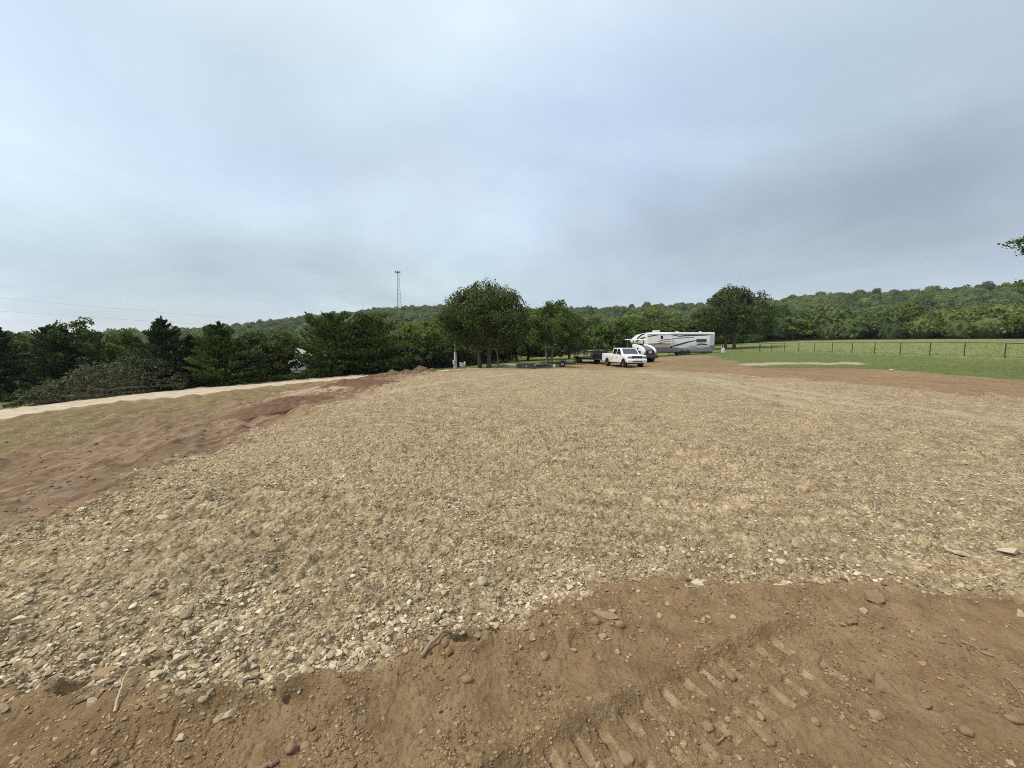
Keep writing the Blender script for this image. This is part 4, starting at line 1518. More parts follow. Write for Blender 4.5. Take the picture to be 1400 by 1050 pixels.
for s in (-1, 1):
    nv = Vector((0, s, .15 / .66)).normalized()
    for nm, poly in (('front_window', [(3.78, 1.36), (4.72, 1.36), (4.30, 1.80), (4.18, 1.85), (3.80, 1.86)]), ('rear_window', [(2.86, 1.36), (3.66, 1.36), (3.66, 1.86), (3.02, 1.86), (2.90, 1.78)])):
        pts = [(x, s * cab_y(z), z) for x, z in poly]
        if s < 0:
            pts = pts[::-1]
        flat(pts, nv, .012).build('window', GLASS, truck)
    for x0, x1 in ((2.74, 3.69), (3.74, 4.72)):
        d = MB()
        d.box(x0, x1, s * 1.0 - .004, s * 1.0 + .004, .56, 1.06)
        dd = d.build('door', WHITE, truck)
        MB().box(x0 + .06, x0 + .26, s * 1.0 + (.004 if s > 0 else -.03), s * 1.0 + (.03 if s > 0 else -.004), .99, 1.03).build('handle', BLACK, dd)
    # mirrors on their arms
    m_ = MB().box(4.52, 4.66, s * 1.12 - .09, s * 1.12 + .09, 1.33, 1.66)
    m_.box(4.55, 4.62, min(s * .93, s * 1.05), max(s * .93, s * 1.05), 1.36, 1.42)
    m_.build('mirror', BLACK, truck, bevel=.03)
    wheel(truck, fx_, s * .86, .44, .29, s)
    wheel(truck, rx_, s * .86, .44, .29, s)
    # lamps
    q = MB()
    q.box(6.10, 6.205, min(s * .60, s * .965), max(s * .60, s * .965), 1.045, 1.155)
    hl = q.build('headlight', LAMP, truck, bevel=.015)
    MB().box(6.12, 6.222, min(s * .61, s * .95), max(s * .61, s * .95), .985, 1.035).build('lens', BLACK, hl)
    MB().box(6.22, 6.30, min(s * .62, s * .86), max(s * .62, s * .86), .68, .77).build('fog_lamp', BLACK, truck)
    MB().box(.07, .12, min(s * .86, s * .985), max(s * .86, s * .985), .95, 1.25).build('tail_light', REDL, truck)
wp = [(4.93, -.80, 1.375), (4.93, .80, 1.375), (4.37, .70, 1.885), (4.37, -.70, 1.885)]
flat([(x + .006, y, z) for x, y, z in wp], (.73, 0, .68), .02).build('windshield', GLASSB, truck)
flat([(2.60, .78, 1.40), (2.60, -.78, 1.40), (2.675, -.70, 1.80), (2.675, .70, 1.80)], (-1, 0, .18), .03).build('back_window', GLASS, truck)
gr = MB().prism([(6.17, .93), (6.235, .95), (6.215, 1.17), (6.15, 1.185)], -.56, .56)
g_ = gr.build('grille', BLACK, truck, bevel=.02)
MB().box(6.232, 6.245, -.36, .36, .905, .965).build('badge_strip', PLATE, g_)
bp = MB()
bp.prism([(6.10, .50), (6.10, .86), (6.27, .86), (6.31, .80), (6.30, .58), (6.22, .50)], -1.0, 1.0)
b_ = bp.build('bumper', WHITE, truck, bevel=.03, smooth=True)
MB().box(6.28, 6.316, -.50, .50, .60, .685).build('air_slot', BLACK, b_)
MB().box(.0, .12, -.95, .95, .55, .72).build('rear_bumper', STEEL, truck, bevel=.02)
MB().box(.5, 6.1, -.75, .75, .40, .56).build('underbody', BLACK, truck)

# ------------------------------------------------------------------ flatbed trailer hitched behind the pickup
tr = thing('flatbed_trailer', 'black tandem-axle flatbed trailer with upright ramps hitched to the white pickup', 'trailer', org - FD * .15, RZ_T)
fr = MB()
for s in (-1, 1):
    fr.box(-9.0, -1.9, s * 1.02 - .06, s * 1.02 + .06, .56, .76)
    fr.tube([(-1.9, s * .9, .62), (-.55, s * .08, .56), (-.05, s * .03, .56)], .06, 6)
    for k in range(9):
        fr.box(-8.6 + k * .8, -8.52 + k * .8, s * 1.13 - .04, s * 1.13 + .04, .60, .74)
for k in range(10):
    fr.box(-8.9 + k * .75, -8.8 + k * .75, -.96, .96, .57, .70)
fr.box(-9.06, -9.0, -1.08, 1.08, .54, .78)
fr.box(-1.9, -1.82, -1.08, 1.08, .56, .98)
fr.build('frame', BLACK, tr)
MB().box(-8.98, -1.9, -.955, .955, .705, .755).build('deck', WOODDECK, tr)
for s in (-1, 1):
    for x in (-6.9, -6.0):
        wheel(tr, x, s * 1.22, .40, .24, s)
    f = MB()
    f.prism([(-7.45, .60), (-7.35, .86), (-5.55, .86), (-5.45, .60), (-5.50, .60), (-5.60, .82), (-7.30, .82), (-7.40, .60)], s * 1.22 - .15, s * 1.22 + .15)
    f.build('fender', BLACK, tr)
    rp = MB()
    yc = s * .68
    for e in (-.24, .24):
        rp.box(-9.16, -9.08, yc + e - .03, yc + e + .03, .70, 2.55)
    for k in range(9):
        rp.box(-9.155, -9.085, yc - .22, yc + .22, .80 + k * .2, .86 + k * .2)
    rp.build('ramp', BLACK, tr)
jk = MB()
jk.tube([(-1.1, .12, .35), (-1.1, .12, 1.25)], .045, 8)
jk.tube([(-1.1, .12, 1.22), (-1.1, .32, 1.22)], .02, 6)
jk.build('jack', STEEL, tr)
MB().box(-1.8, -1.3, -.55, .55, .66, 1.12).build('toolbox', BLACK, tr, bevel=.03)
# what lies on the trailer
gp = thing('grapple_bucket', 'black toothed grapple bucket lying on the front of the flatbed trailer', 'bucket', org - FD * 3.2 + Vector((0, 0, .76)), RZ_T)
sb = MB()
sb.prism([(-.7, .0), (.3, .0), (.55, .35), (.5, .75), (.42, .75), (.45, .38), (.25, .06), (-.7, .06)], -.9, .9)
sb.build('shell', BLACK, gp)
for k in range(6):
    y = -.8 + k * .32
    MB().tube([(.45, y, .75), (.05, y, .98), (-.45, y, .72), (-.72, y, .28)], [.045, .05, .04, .02], 6).build('tine', CHAR, gp)
for s in (-1, 1):
    MB().prism([(-.7, .0), (.3, .0), (.55, .35), (.5, .75), (-.1, .45)], s * .92 - .02, s * .92 + .02).build('side_plate', CHAR, gp)
cb_ = thing('strap_bundle', 'small pale bundle of straps on the flatbed trailer deck', 'straps', org - FD * 4.9 - SDV * .45 + Vector((0, 0, .755)), RZ_T)
q = MB()
for k in range(4):
    q.lathe_y([(.05, -.05), (.13, -.05), (.13, .05), (.05, .05)], -.3 + k * .2, .13, 14)
q.build('rolls', PLATE, cb_)

# grey post behind the pickup cab
px_ = spot(839, 52)
p_ = MB()
p_.tube([(px_[0], px_[1], px_[2] - .3), (px_[0], px_[1], px_[2] + 1.2), (px_[0] + .02, px_[1], height_at(472.5, 52))], [.085, .08, .075], 10)
p_.lathe_y([(0, px_[1] - .1), (.02, px_[1] - .1), (.02, px_[1] + .1), (0, px_[1] + .1)], px_[0], height_at(475, 52), 8)
tag(p_.build('post', POLEG, None, smooth=True), 'short grey post standing behind the white pickup cab', 'post')

# ------------------------------------------------------------------ soil roller
ang = R(17)
RF = Vector((-math.sin(ang), math.cos(ang), 0))
ro = Vector(pix_at(888.5, 496, 45.0))
ro.z = float(base_z(*(ro + RF * 2).xy))
rol = thing('soil_roller', 'white and grey soil roller with an open canopy parked beyond the pickup', 'roller', ro, math.atan2(RF.y, RF.x))
hp = [(.05, .85), (.02, 1.35), (.30, 1.62), (1.2, 1.92), (2.15, 2.02), (2.2, .85)]
MB().prism(hp, -.56, .56, (1.3, 2.0, .06)).build('engine_hood', GREYM, rol, bevel=.04, smooth=True)
fl = [(.12, .90), (-.04, 1.18), (.06, 1.45), (.36, 1.74), (1.1, 2.02), (2.1, 2.16), (2.35, 2.05), (2.2, 1.45), (1.1, 1.30), (.6, .90)]
for s in (-1, 1):
    MB().prism(fl, min(s * .58, s * .86), max(s * .58, s * .86)).build('side_panel', WHITE, rol, bevel=.07, smooth=True)
    MB().box(1.0, 1.28, min(s * .855, s * .875), max(s * .855, s * .875), 1.52, 1.70).build('side_vent', BLACK, rol)
    wheel(rol, 1.25, s * .92, .70, .52, s)
    MB().box(-.16, -.10, min(s * .55, s * .78), max(s * .55, s * .78), .95, 1.08).build('tail_light', REDL, rol)
gl = MB().prism([(.0, .92), (-.03, 1.36), (.06, 1.42), (.10, .92)], -.52, .52)
go = gl.build('rear_grille', BLACK, rol)
MB().box(-.05, -.03, -.20, .22, 1.08, 1.30).build('plate', PLATE, go)
MB().prism([(-.20, .50), (-.28, .62), (-.25, .92), (.1, .92), (.3, .5)], -.86, .86).build('bumper', CHAR, rol, bevel=.04)
MB().box(.1, 2.4, -.55, .55, .48, .9).build('rear_frame', BLACK, rol)
MB().box(2.2, 3.5, -.80, .80, .95, 1.08).build('platform', CHAR, rol, bevel=.02)
for x in (2.25, 3.5):
    for s in (-1, 1):
        MB().tube([(x, s * .74, 1.05), (x + (.06 if x < 3 else -.06), s * .70, 2.62)], .04, 8).build('canopy_post', BLACK if x < 3 else STEEL, rol)
MB().prism([(1.95, 2.62), (2.05, 2.72), (3.75, 2.76), (3.9, 2.68), (3.88, 2.62)], -.88, .88).build('canopy_roof', WHITE, rol, bevel=.03)
st = MB()
st.box(2.55, 3.0, -.26, .26, 1.08, 1.5)
st.prism([(2.45, 1.45), (2.38, 2.05), (2.48, 2.1), (2.6, 1.48)], -.25, .25)
st.build('seat', SEATB, rol, bevel=.04)
cn = MB()
cn.box(3.25, 3.42, -.35, .35, 1.08, 1.75)
cn.build('console', CHAR, rol, bevel=.04)
sw = MB()
for k in range(14):
    a, b = 2 * PI * k / 14, 2 * PI * (k + 1) / 14
    sw.tube([(3.12 + .06 * math.sin(a), .2 * math.cos(a), 1.85 + .19 * math.sin(a)), (3.12 + .06 * math.sin(b), .2 * math.cos(b), 1.85 + .19 * math.sin(b))], .016, 6)
sw.build('steering_wheel', BLACK, rol)
MB().box(3.4, 4.2, -.35, .35, .55, .95).build('articulation', BLACK, rol)
dr_ = MB()
for s in (-1, 1):
    dr_.prism([(4.0, .55), (4.0, 1.0), (5.75, 1.0), (5.75, .55)], min(s * 1.1, s * 1.22), max(s * 1.1, s * 1.22))
dr_.box(4.0, 4.15, -1.1, 1.1, .55, 1.0)
dr_.box(5.6, 5.75, -1.1, 1.1, .55, 1.0)
dr_.build('drum_frame', CHAR, rol, bevel=.02)
MB().lathe_y([(0, -1.06), (.74, -1.06), (.76, -1.02), (.76, 1.02), (.74, 1.06), (0, 1.06)], 4.88, .76, 36).build('drum', STEEL, rol, smooth=True)

# ------------------------------------------------------------------ fifth-wheel camper
DY = 66.0
rv_r = pix_at(976.3, 484, DY)
RVZ = .26
rv = thing('camper_trailer', 'long cream and grey fifth-wheel camper with dark swooshes on its side', 'camper', (rv_r[0], DY + 1.25, RVZ), PI)


def rvx(px):
    return (976.3 - px) / FPX * DY / pix_dir(900, 470)[1] * 1.0


def rvz(py):
    return height_at(py, DY) - RVZ


prof = [(.0, .80), (.0, 3.75), (.12, 3.90), (rvx(897), 3.93), (rvx(886), 3.86), (rvx(876), 3.55), (rvx(869), 2.95), (rvx(866.5), 2.45), (rvx(868), 2.12), (rvx(880), 1.98), (rvx(894.5), 1.90), (rvx(896), .74), (.5, .74)]
MB().prism(prof, -1.22, 1.22).build('body', CREAM, rv, bevel=.05, smooth=True)
sk = [(0.01, .72), (rvx(894.8), .68), (rvx(894.8), rvz(475.0)), (rvx(915), rvz(474.6)), (rvx(936), rvz(476.2)), (rvx(948), rvz(476.4)), (rvx(962), rvz(475.2)), (rvx(970), rvz(473.4)), (.01, rvz(472.3))]


def rv_side(pts, y=1.22, th=.012):
    P = [(x, y, z) for x, z in pts]
    return flat(P, (0, 1, 0), th)


def rv_strip(pp, w, y=1.22, th=.016):
    """A decal stripe along pixels (px, py), of tapering width w (metres)."""
    P = [Vector((rvx(a), 0, rvz(b))) for a, b in pp]
    up, dn = [], []
    for i, p in enumerate(P):
        d = (P[min(i + 1, len(P) - 1)] - P[max(i - 1, 0)]).normalized()
        nn = Vector((-d.z, 0, d.x))
        k = w * (.25 + .75 * math.sin(PI * min(1, max(.0, (i + .35) / (len(P) - .3)))))
        up.append((p.x + nn.x * k / 2, p.z + nn.z * k / 2))
        dn.append((p.x - nn.x * k / 2, p.z - nn.z * k / 2))
    return rv_side(up + dn[::-1], y, th)


rv_side(sk, 1.22, .02).build('skirt', SKIRT, rv)
# slide-out room with its own decals
sl = MB().box(rvx(916), rvx(882), 1.2, 1.95, rvz(470.6), rvz(457.2)).build('slide_out', CREAM, rv, bevel=.04)
rv_side([(rvx(903.3), rvz(463.6)), (rvx(900.2), rvz(463.6)), (rvx(900.2), rvz(459.0)), (rvx(903.3), rvz(459.0))], 1.95, .02).build('window', GLASS, sl)
rv_strip([(882.5, 460.6), (886, 459.8), (891, 458.8), (897, 458.2)], .16, 1.95).build('decal', SWOOSH, sl)
rv_strip([(915.5, 463.9), (910, 464.2), (904, 464.9), (899, 466.2), (896, 467.4)], .17, 1.95).build('decal', SWOOSHG, sl)
rv_strip([(915, 467.0), (908, 467.2), (902, 468), (897, 469.6)], .16, 1.95).build('decal', SWOOSHG, sl)
rv_side([(rvx(915.8), rvz(470.4)), (rvx(882.2), rvz(470.4)), (rvx(882.2), rvz(470.0)), (rvx(897), rvz(469.3)), (rvx(915.8), rvz(469.7))], 1.95, .02).build('slide_shadow_strip', SWOOSH, sl)  # shadow below the slide-out, painted as a dark strip on its lower edge
rv_side([(rvx(916), rvz(458.0)), (rvx(882), rvz(458.0)), (rvx(882), rvz(457.2)), (rvx(916), rvz(457.2))], 1.95, .025).build('awning', SWOOSHG, sl)
# rear slide-out
s2 = MB().box(rvx(975.4), rvx(968.8), 1.2, 1.42, rvz(471.8), rvz(457.6)).build('slide_out', PANEL, rv, bevel=.03)
rv_side([(rvx(965.2), rvz(467.9)), (rvx(951.2), rvz(467.9)), (rvx(951.2), rvz(463.5)), (rvx(965.2), rvz(463.5))], 1.22, .03).build('window', GLASS, rv)
rv_side([(rvx(974.5), rvz(458.0)), (rvx(917), rvz(457.4)), (rvx(917), rvz(456.2)), (rvx(974.5), rvz(456.6))], 1.22, .02).build('roof_trim', SWOOSHG, rv)
for pp, w, m in (([(916.5, 474.0), (922, 472.6), (931, 470.2), (940, 467.6), (950.5, 465.6)], .26, SWOOSH),
                 ([(916.5, 463.3), (926, 462.4), (938, 461.5), (949, 460.9)], .17, SWOOSHG),
                 ([(917, 459.5), (922, 458.6), (928, 459.6), (936, 458.9), (950, 458.6), (967, 458.3)], .20, SWOOSH),
                 ([(941, 473.6), (948, 473.1), (956, 472.2)], .16, SWOOSHG),
                 ([(952, 470.6), (957, 470.4), (962, 470.7), (967, 471.2)], .26, SWOOSH),
                 ([(938, 475.4), (946, 475.4), (956, 474.4), (966, 472.4)], .12, SWOOSHG)):
    rv_strip(pp, w, 1.22, .014).build('decal', m, rv)
for pp in ([(869.5, 464.5), (872, 461), (876, 457.8), (881, 456)], [(868, 467.6), (873, 464.4), (878, 462.2), (881.8, 461)]):
    rv_strip(pp, .24, 1.22, .014).build('decal', SWOOSH, rv)
MB().box(rvx(903.5), rvx(895.5), -.45, .45, 3.92, 4.24).build('air_conditioner', BOXW, rv, bevel=.06)
for a, b in ((930.5, 926.5), (962, 960)):
    MB().box(rvx(a), rvx(b), -.2, .2, 3.89, 4.08).build('roof_vent', BOXW, rv, bevel=.03)
for s in (1, -1):
    for p_x in (932.3, 940.2):
        wheel(rv, rvx(p_x), s * 1.08, .42, .24, s)
        a = MB()
        a.prism([(rvx(p_x) + .52 * math.cos(t), .42 + .52 * math.sin(t)) for t in np.linspace(.4, PI - .4, 9)], min(s * 1.2, s * 1.26), max(s * 1.2, s * 1.26))
        a.build('wheel_well', BLACK, rv)
    MB().tube([(rvx(922.4), s * 1.0, .75), (rvx(923.4), s * 1.05, .0)], .05, 6).build('stabiliser_leg', BOXW, rv)
    MB().box(rvx(896.5), rvx(895.5), s * 1.0 - .06, s * 1.0 + .06, -.02, .8).build('landing_leg', STEEL, rv)
    MB().box(-.012, .03, s * .95 - .1, s * .95 + .1, 1.0, 1.5).build('tail_light', REDL, rv)
MB().box(.3, rvx(895), -1.1, 1.1, .5, .74).build('chassis', BLACK, rv)
MB().tube([(rvx(879), 0, 2.0), (rvx(880.5), 0, 1.2)], [.12, .09], 8).build('hitch_pin_box', BLACK, rv)
rv_side([(rvx(918.5), rvz(476.0)), (rvx(916), rvz(476.0)), (rvx(916), rvz(473.6)), (rvx(918.5), rvz(473.6))], 1.22, .05).build('hatch', BLACK, rv)

# ------------------------------------------------------------------ implements left of the trailer
def place(px, D):
    x, y, z = spot(px, D)
    return Vector((x, y, gz(x, y)))


bk = thing('loader_bucket', 'low dark grey steel loader bucket lying on the pad edge left of the trailers', 'bucket', place(719.5, 38.6), R(4))
q = MB()
q.prism([(-.4, .0), (.35, .0), (.42, .12), (.42, .46), (.36, .46), (.34, .14), (.28, .05), (-.4, .03)], -.9, .9)
for v_ in range(len(q.v)):
    x, y, z = q.v[v_]
    q.v[v_] = (y, x, z)
q.build('shell', CHAR, bk, bevel=.008)
for s in (-1, 1):
    MB().add([(s * .91 - .02, -.4, 0), (s * .91 - .02, .4, 0), (s * .91 - .02, .42, .46), (s * .91 - .02, -.36, .40),
              (s * .91 + .02, -.4, 0), (s * .91 + .02, .4, 0), (s * .91 + .02, .42, .46), (s * .91 + .02, -.36, .40)],
             [(0, 1, 2, 3), (7, 6, 5, 4), (0, 4, 5, 1), (1, 5, 6, 2), (2, 6, 7, 3), (3, 7, 4, 0)]).build('side_plate', CHAR, bk)
MB().box(-.9, .9, -.415, -.375, .0, .40).build('back_plate', CHAR, bk)
MB().box(-.10, .02, -.43, -.416, .15, .26).build('sticker', PLATE, bk)
MB().box(.74, .86, -.43, -.416, .30, .38).build('sticker', PLATE, bk)

hw = thing('drag_harrow', 'low black drag harrow frame lying beside the grey bucket', 'harrow', place(741, 40.5), R(6))
q = MB()
for y in (-.5, -.15, .2, .55):
    q.box(-.75, .75, y - .03, y + .03, .22, .28)
for x in (-.72, -.35, .0, .35, .72):
    q.box(x - .025, x + .025, -.5, .55, .285, .33)
q.build('frame', BLACK, hw)
q = MB()
for y in (-.5, -.15, .2, .55):
    for x in np.arange(-.7, .75, .14):
        q.tube([(x, y, .24), (x - .02, y - .02, .0)], .012, 4)
q.build('teeth', BLACK, hw)
MB().tube([(-.3, .0, .33), (.0, .1, .62), (.3, .0, .33)], .03, 6).build('hitch_arch', CHAR, hw)

ut = thing('utility_trailer', 'small low black utility trailer with side posts left of the flatbed trailer', 'trailer', place(767, 43.2), R(172))
q = MB()
for s in (-1, 1):
    q.box(-1.5, 1.3, s * .82 - .04, s * .82 + .04, .38, .50)
    for x in (-1.45, -.5, .45, 1.25):
        q.box(x - .025, x + .025, s * .82 - .025, s * .82 + .025, .5, .84)
    q.box(-1.5, 1.3, s * .82 - .02, s * .82 + .02, .84, .88)
    q.tube([(1.3, s * .7, .44), (2.3, s * .05, .42)], .04, 6)
for x in (-1.46, -.8, -.1, .6, 1.26):
    q.box(x - .04, x + .04, -.78, .78, .39, .48)
q.build('frame', BLACK, ut)
MB().box(-1.48, 1.28, -.78, .78, .485, .52).build('deck', WOODDECK, ut)
for s in (-1, 1):
    wheel(ut, -.15, s * 1.0, .33, .2, s, STEEL)
    MB().prism([(-.62, .40), (-.5, .72), (.2, .72), (.32, .40), (.28, .40), (.17, .69), (-.47, .69), (-.58, .40)], s * 1.0 - .12, s * 1.0 + .12).build('fender', BLACK, ut)
    MB().box(-1.53, -1.50, s * .7 - .06, s * .7 + .06, .40, .48).build('tail_light', REDL, ut)
MB().box(-1.56, -1.51, -.7, .7, .50, 1.25).build('tail_gate', BLACK, ut)
MB().tube([(1.9, .0, .1), (1.9, .0, .95)], .035, 8).build('jack', STEEL, ut)
tk = thing('water_jug', 'small white jug standing by the utility trailer', 'jug', place(757.6, 41.0))
MB().lathe_y([(0, 0), (.12, 0), (.14, .04), (.14, .26), (.06, .36), (.06, .42), (0, .42)], 0, 0, 14).build('jug_body', BOXW, tk, smooth=True).rotation_euler = (PI / 2, 0, 0)
MB().tube([(.0, -.06, .36), (.1, -.06, .40), (.13, -.06, .30)], .015, 6).build('handle', BOXW, tk)

# ------------------------------------------------------------------ posts, meters, poles, wires
mx, my, mz = place(623.0, 42)
mp = thing('meter_pole', 'pale grey electric service pole with a round meter left of the tall oak', 'utility pole', (mx, my, mz))
ptop = height_at(457, 42) - mz
wtop = height_at(481, 42) - mz
MB().tube([(0, 0, -.4), (-.02, 0, 1.0), (-.04, 0, wtop)], [.16, .145, .125], 14).build('pole', POLEW, mp, smooth=True)
MB().tube([(-.04, 0, wtop), (-.06, 0, ptop)], [.05, .045], 10).build('mast', POLEG, mp, smooth=True)
MB().box(-.28, -.10, -.24, -.12, .62, 1.0).build('meter_box', BOXW, mp, bevel=.02)
MB().lathe_y([(0, -.36), (.075, -.36), (.085, -.33), (.085, -.24), (0, -.24)], -.19, .85, 18).build('meter', LAMP, mp, smooth=True)
MB().tube([(-.19, -.17, -.2), (-.19, -.17, .62)], .03, 8).build('conduit', GALV, mp)
MB().tube([(.02, -.19, -.2), (.0, -.19, wtop - .1), (-.04, -.08, ptop - .2)], .022, 8).build('riser', POLEG, mp)
MB().tube([(-.05, -.14, ptop - .25), (-.05, -.22, ptop - .05), (-.05, -.32, ptop - .12)], [.05, .06, .05], 8).build('weather_head', GALV, mp)
for k, (px, hgt, lab) in enumerate(((629.6, .78, 'white utility pedestal nearest the service pole'), (632.3, .68, 'shortest of the three white utility pedestals'), (635.2, .82, 'white utility pedestal nearest the oak trunk'))):
    q = thing('utility_pedestal', lab, 'pedestal', place(px, 42.2 + .1 * k), 0, 'white utility pedestals by the service pole')
    MB().box(-.045, .045, -.045, .045, -.2, hgt - .40).build('stem', GALV, q)
    MB().prism([(-.10, hgt - .42), (-.10, hgt - .04), (-.07, hgt), (.07, hgt), (.10, hgt - .04), (.10, hgt - .42)], -.09, .09).build('box', BOXW, q, bevel=.01)
    MB().box(-.07, .07, -.10, -.092, hgt - .36, hgt - .1).build('cover', PLATE, q)
a = place(681.8, 48)
b = Vector(pix_at(677.3, 465, 47.6))
q = thing('leaning_pole', 'thin leaning grey pole right of the oak trunks', 'pole', a)
MB().tube([(0, 0, -.3), (b - a) * .5 + Vector((.03, 0, 0)), b - a], [.10, .085, .06], 10).build('pole', POLEG, q, smooth=True)
MB().box(-.15, -.02, -.22, -.10, .75, 1.05).build('junction_box', GALV, q, bevel=.01)
q = thing('power_pedestal', 'small white power pedestal on the grass behind the camper', 'pedestal', place(987.4, 60))
MB().box(-.05, .05, -.05, .05, -.2, .3).build('stem', GALV, q)
MB().prism([(-.2, .25), (-.2, .85), (.2, .95), (.2, .25)], -.15, .15).build('box', BOXW, q, bevel=.02)

for nm, p0, p1, yy in (('upper', (-60, 398), 456.5, 0), ('lower', (-60, 417), 462, 1)):
    A = Vector(pix_at(p0[0], p0[1], 40.0))
    B = Vector((mx - .06, my, 0))
    B.z = mz + ptop - .1 - yy * .35
    out_ = A + (A - B) * .5
    pts = []
    for i in range(41):
        t = i / 40
        p = B.lerp(out_, t)
        p.z -= 1.1 * 4 * t * (1 - t) * .30
        pts.append(p)
    o = MB().tube(pts, .0045, 5).build('overhead_wire', CHAR, None)
    tag(o, '%s of the two thin wires crossing the pale sky on the left' % nm, 'wire', 'overhead wires')

# ------------------------------------------------------------------ pipe fence of the pasture
fn = thing('pasture_fence', 'dark pipe fence with evenly spaced posts along the green pasture', 'fence', (41.0, 28.0, float(base_z(41, 28))))
o0 = Vector(fn.location)
ys = [27.0 + 2.97 * k for k in range(14)]
tops = []
run = [(41.0, y) for y in ys] + [(41.0 - 2.9 * k, ys[-1] + .35 * k) for k in range(1, 7)]
for i, (x, y) in enumerate(run):
    z = float(base_z(x, y))
    r_ = .038 if i not in (13,) else .085
    MB().tube([(x - o0.x, y - o0.y, z - .3 - o0.z), (x - o0.x, y - o0.y, z + 1.27 - o0.z)], r_, 8).build('post', FENCEP, fn)
    tops.append(Vector((x, y, z)))
for hh, rr in ((1.25, .035), (.14, .012)):
    q = MB()
    for p0, p1 in zip(tops[:-1], tops[1:]):
        q.tube([p0 + Vector((0, 0, hh)) - o0, p1 + Vector((0, 0, hh)) - o0], rr, 6)
    q.build('rail' if rr > .02 else 'strand', FENCEP, fn)

# ------------------------------------------------------------------ mast on the ridge
tx, ty, tz = spot(547.3, 585)
ttop = height_at(371.5, 585)
tw = thing('cell_tower', 'tall thin lattice mast with antennas rising above the wooded ridge', 'tower', (tx, ty, tz))
Ht = ttop - tz
mt = MB()


def leg(k, z):
    w = 4.0 - 2.7 * z / Ht
    a = 2 * PI * k / 3 + .35
    return Vector((w * math.cos(a), w * math.sin(a), z))


for k in range(3):
    mt.tube([leg(k, 0), leg(k, Ht)], [.28, .2], 6)
nz = int(Ht / 5)
for i in range(nz):
    z0, z1 = Ht * i / nz, Ht * (i + 1) / nz
    for k in range(3):
        mt.tube([leg(k, z1), leg((k + 1) % 3, z1)], .12, 4)
        mt.tube([leg(k, z0), leg((k + 1) % 3, z1)], .10, 4)
mt.build('lattice', GALV, tw)
pl = MB()
pl.lathe_y([(0, 0), (2.6, 0), (2.6, .3), (0, .3)], 0, 0, 12)
plo = pl.build('platform', GALV, tw)
plo.rotation_euler = (PI / 2, 0, 0)
plo.location = (0, 0, Ht - 1.5)
for k in range(9):
    a = 2 * PI * k / 9
    c = Vector((3.3 * math.cos(a), 3.3 * math.sin(a), Ht))
    MB().box(c.x - .35, c.x + .35, c.y - .25, c.y + .25, c.z - 1.7, c.z + .9).build('antenna', CHAR, tw)
MB().tube([(0, 0, Ht - 1.5), (0, 0, Ht + 2.2)], .09, 5).build('lightning_rod', GALV, tw)
sx_, sy_, sz_ = spot(499, 565)
q = thing('radio_mast', 'tiny thin mast on the ridge left of the tall lattice mast', 'mast', (sx_, sy_, sz_))
h_ = height_at(415.5, 565) - sz_
MB().tube([(0, 0, 0), (0, 0, h_)], [.3, .16], 6).build('mast_pole', GALV, q)
MB().tube([(-.9, 0, h_ - 1.5), (.9, 0, h_ - 1.5)], .12, 5).build('cross_arm', GALV, q)

# ------------------------------------------------------------------ shed glimpsed between the cedars
hx, hy, hz = spot(409, 60)
sh = thing('shed', 'pale-roofed shed glimpsed between trees left of the rounded cedar', 'shed', (hx, hy, hz), R(-8))
et = height_at(488, 60) - hz
rt = height_at(475.5, 60) - hz
MB().prism([(-2.6, -.3), (-2.6, et), (0, rt - .1), (2.6, et), (2.6, -.3)], -2.2, 2.2).build('wall', WALLP, sh)
q = MB()
for s in (-1, 1):
    q.add([(0, -2.5, rt), (s * 3.0, -2.5, et - .12), (s * 3.0, 2.5, et - .12), (0, 2.5, rt), (0, -2.5, rt - .07), (s * 3.0, -2.5, et - .19), (s * 3.0, 2.5, et - .19), (0, 2.5, rt - .07)],
          [(0, 1, 2, 3), (7, 6, 5, 4), (0, 4, 5, 1), (1, 5, 6, 2), (2, 6, 7, 3), (3, 7, 4, 0)])
q.build('roof', ROOFP, sh)
MB().box(-.8, .8, -2.24, -2.2, -.2, 2.0).build('door', ROOFP, sh)

# ------------------------------------------------------------------ heaps of soil
SOILM = simple_mat('dug_soil', (.150, .088, .052), .95, var=.35, scale=5, spec=.1, bump=.9)
SOILL = simple_mat('dug_clay', (.165, .112, .066), .95, var=.55, scale=4, spec=.1, bump=.9)


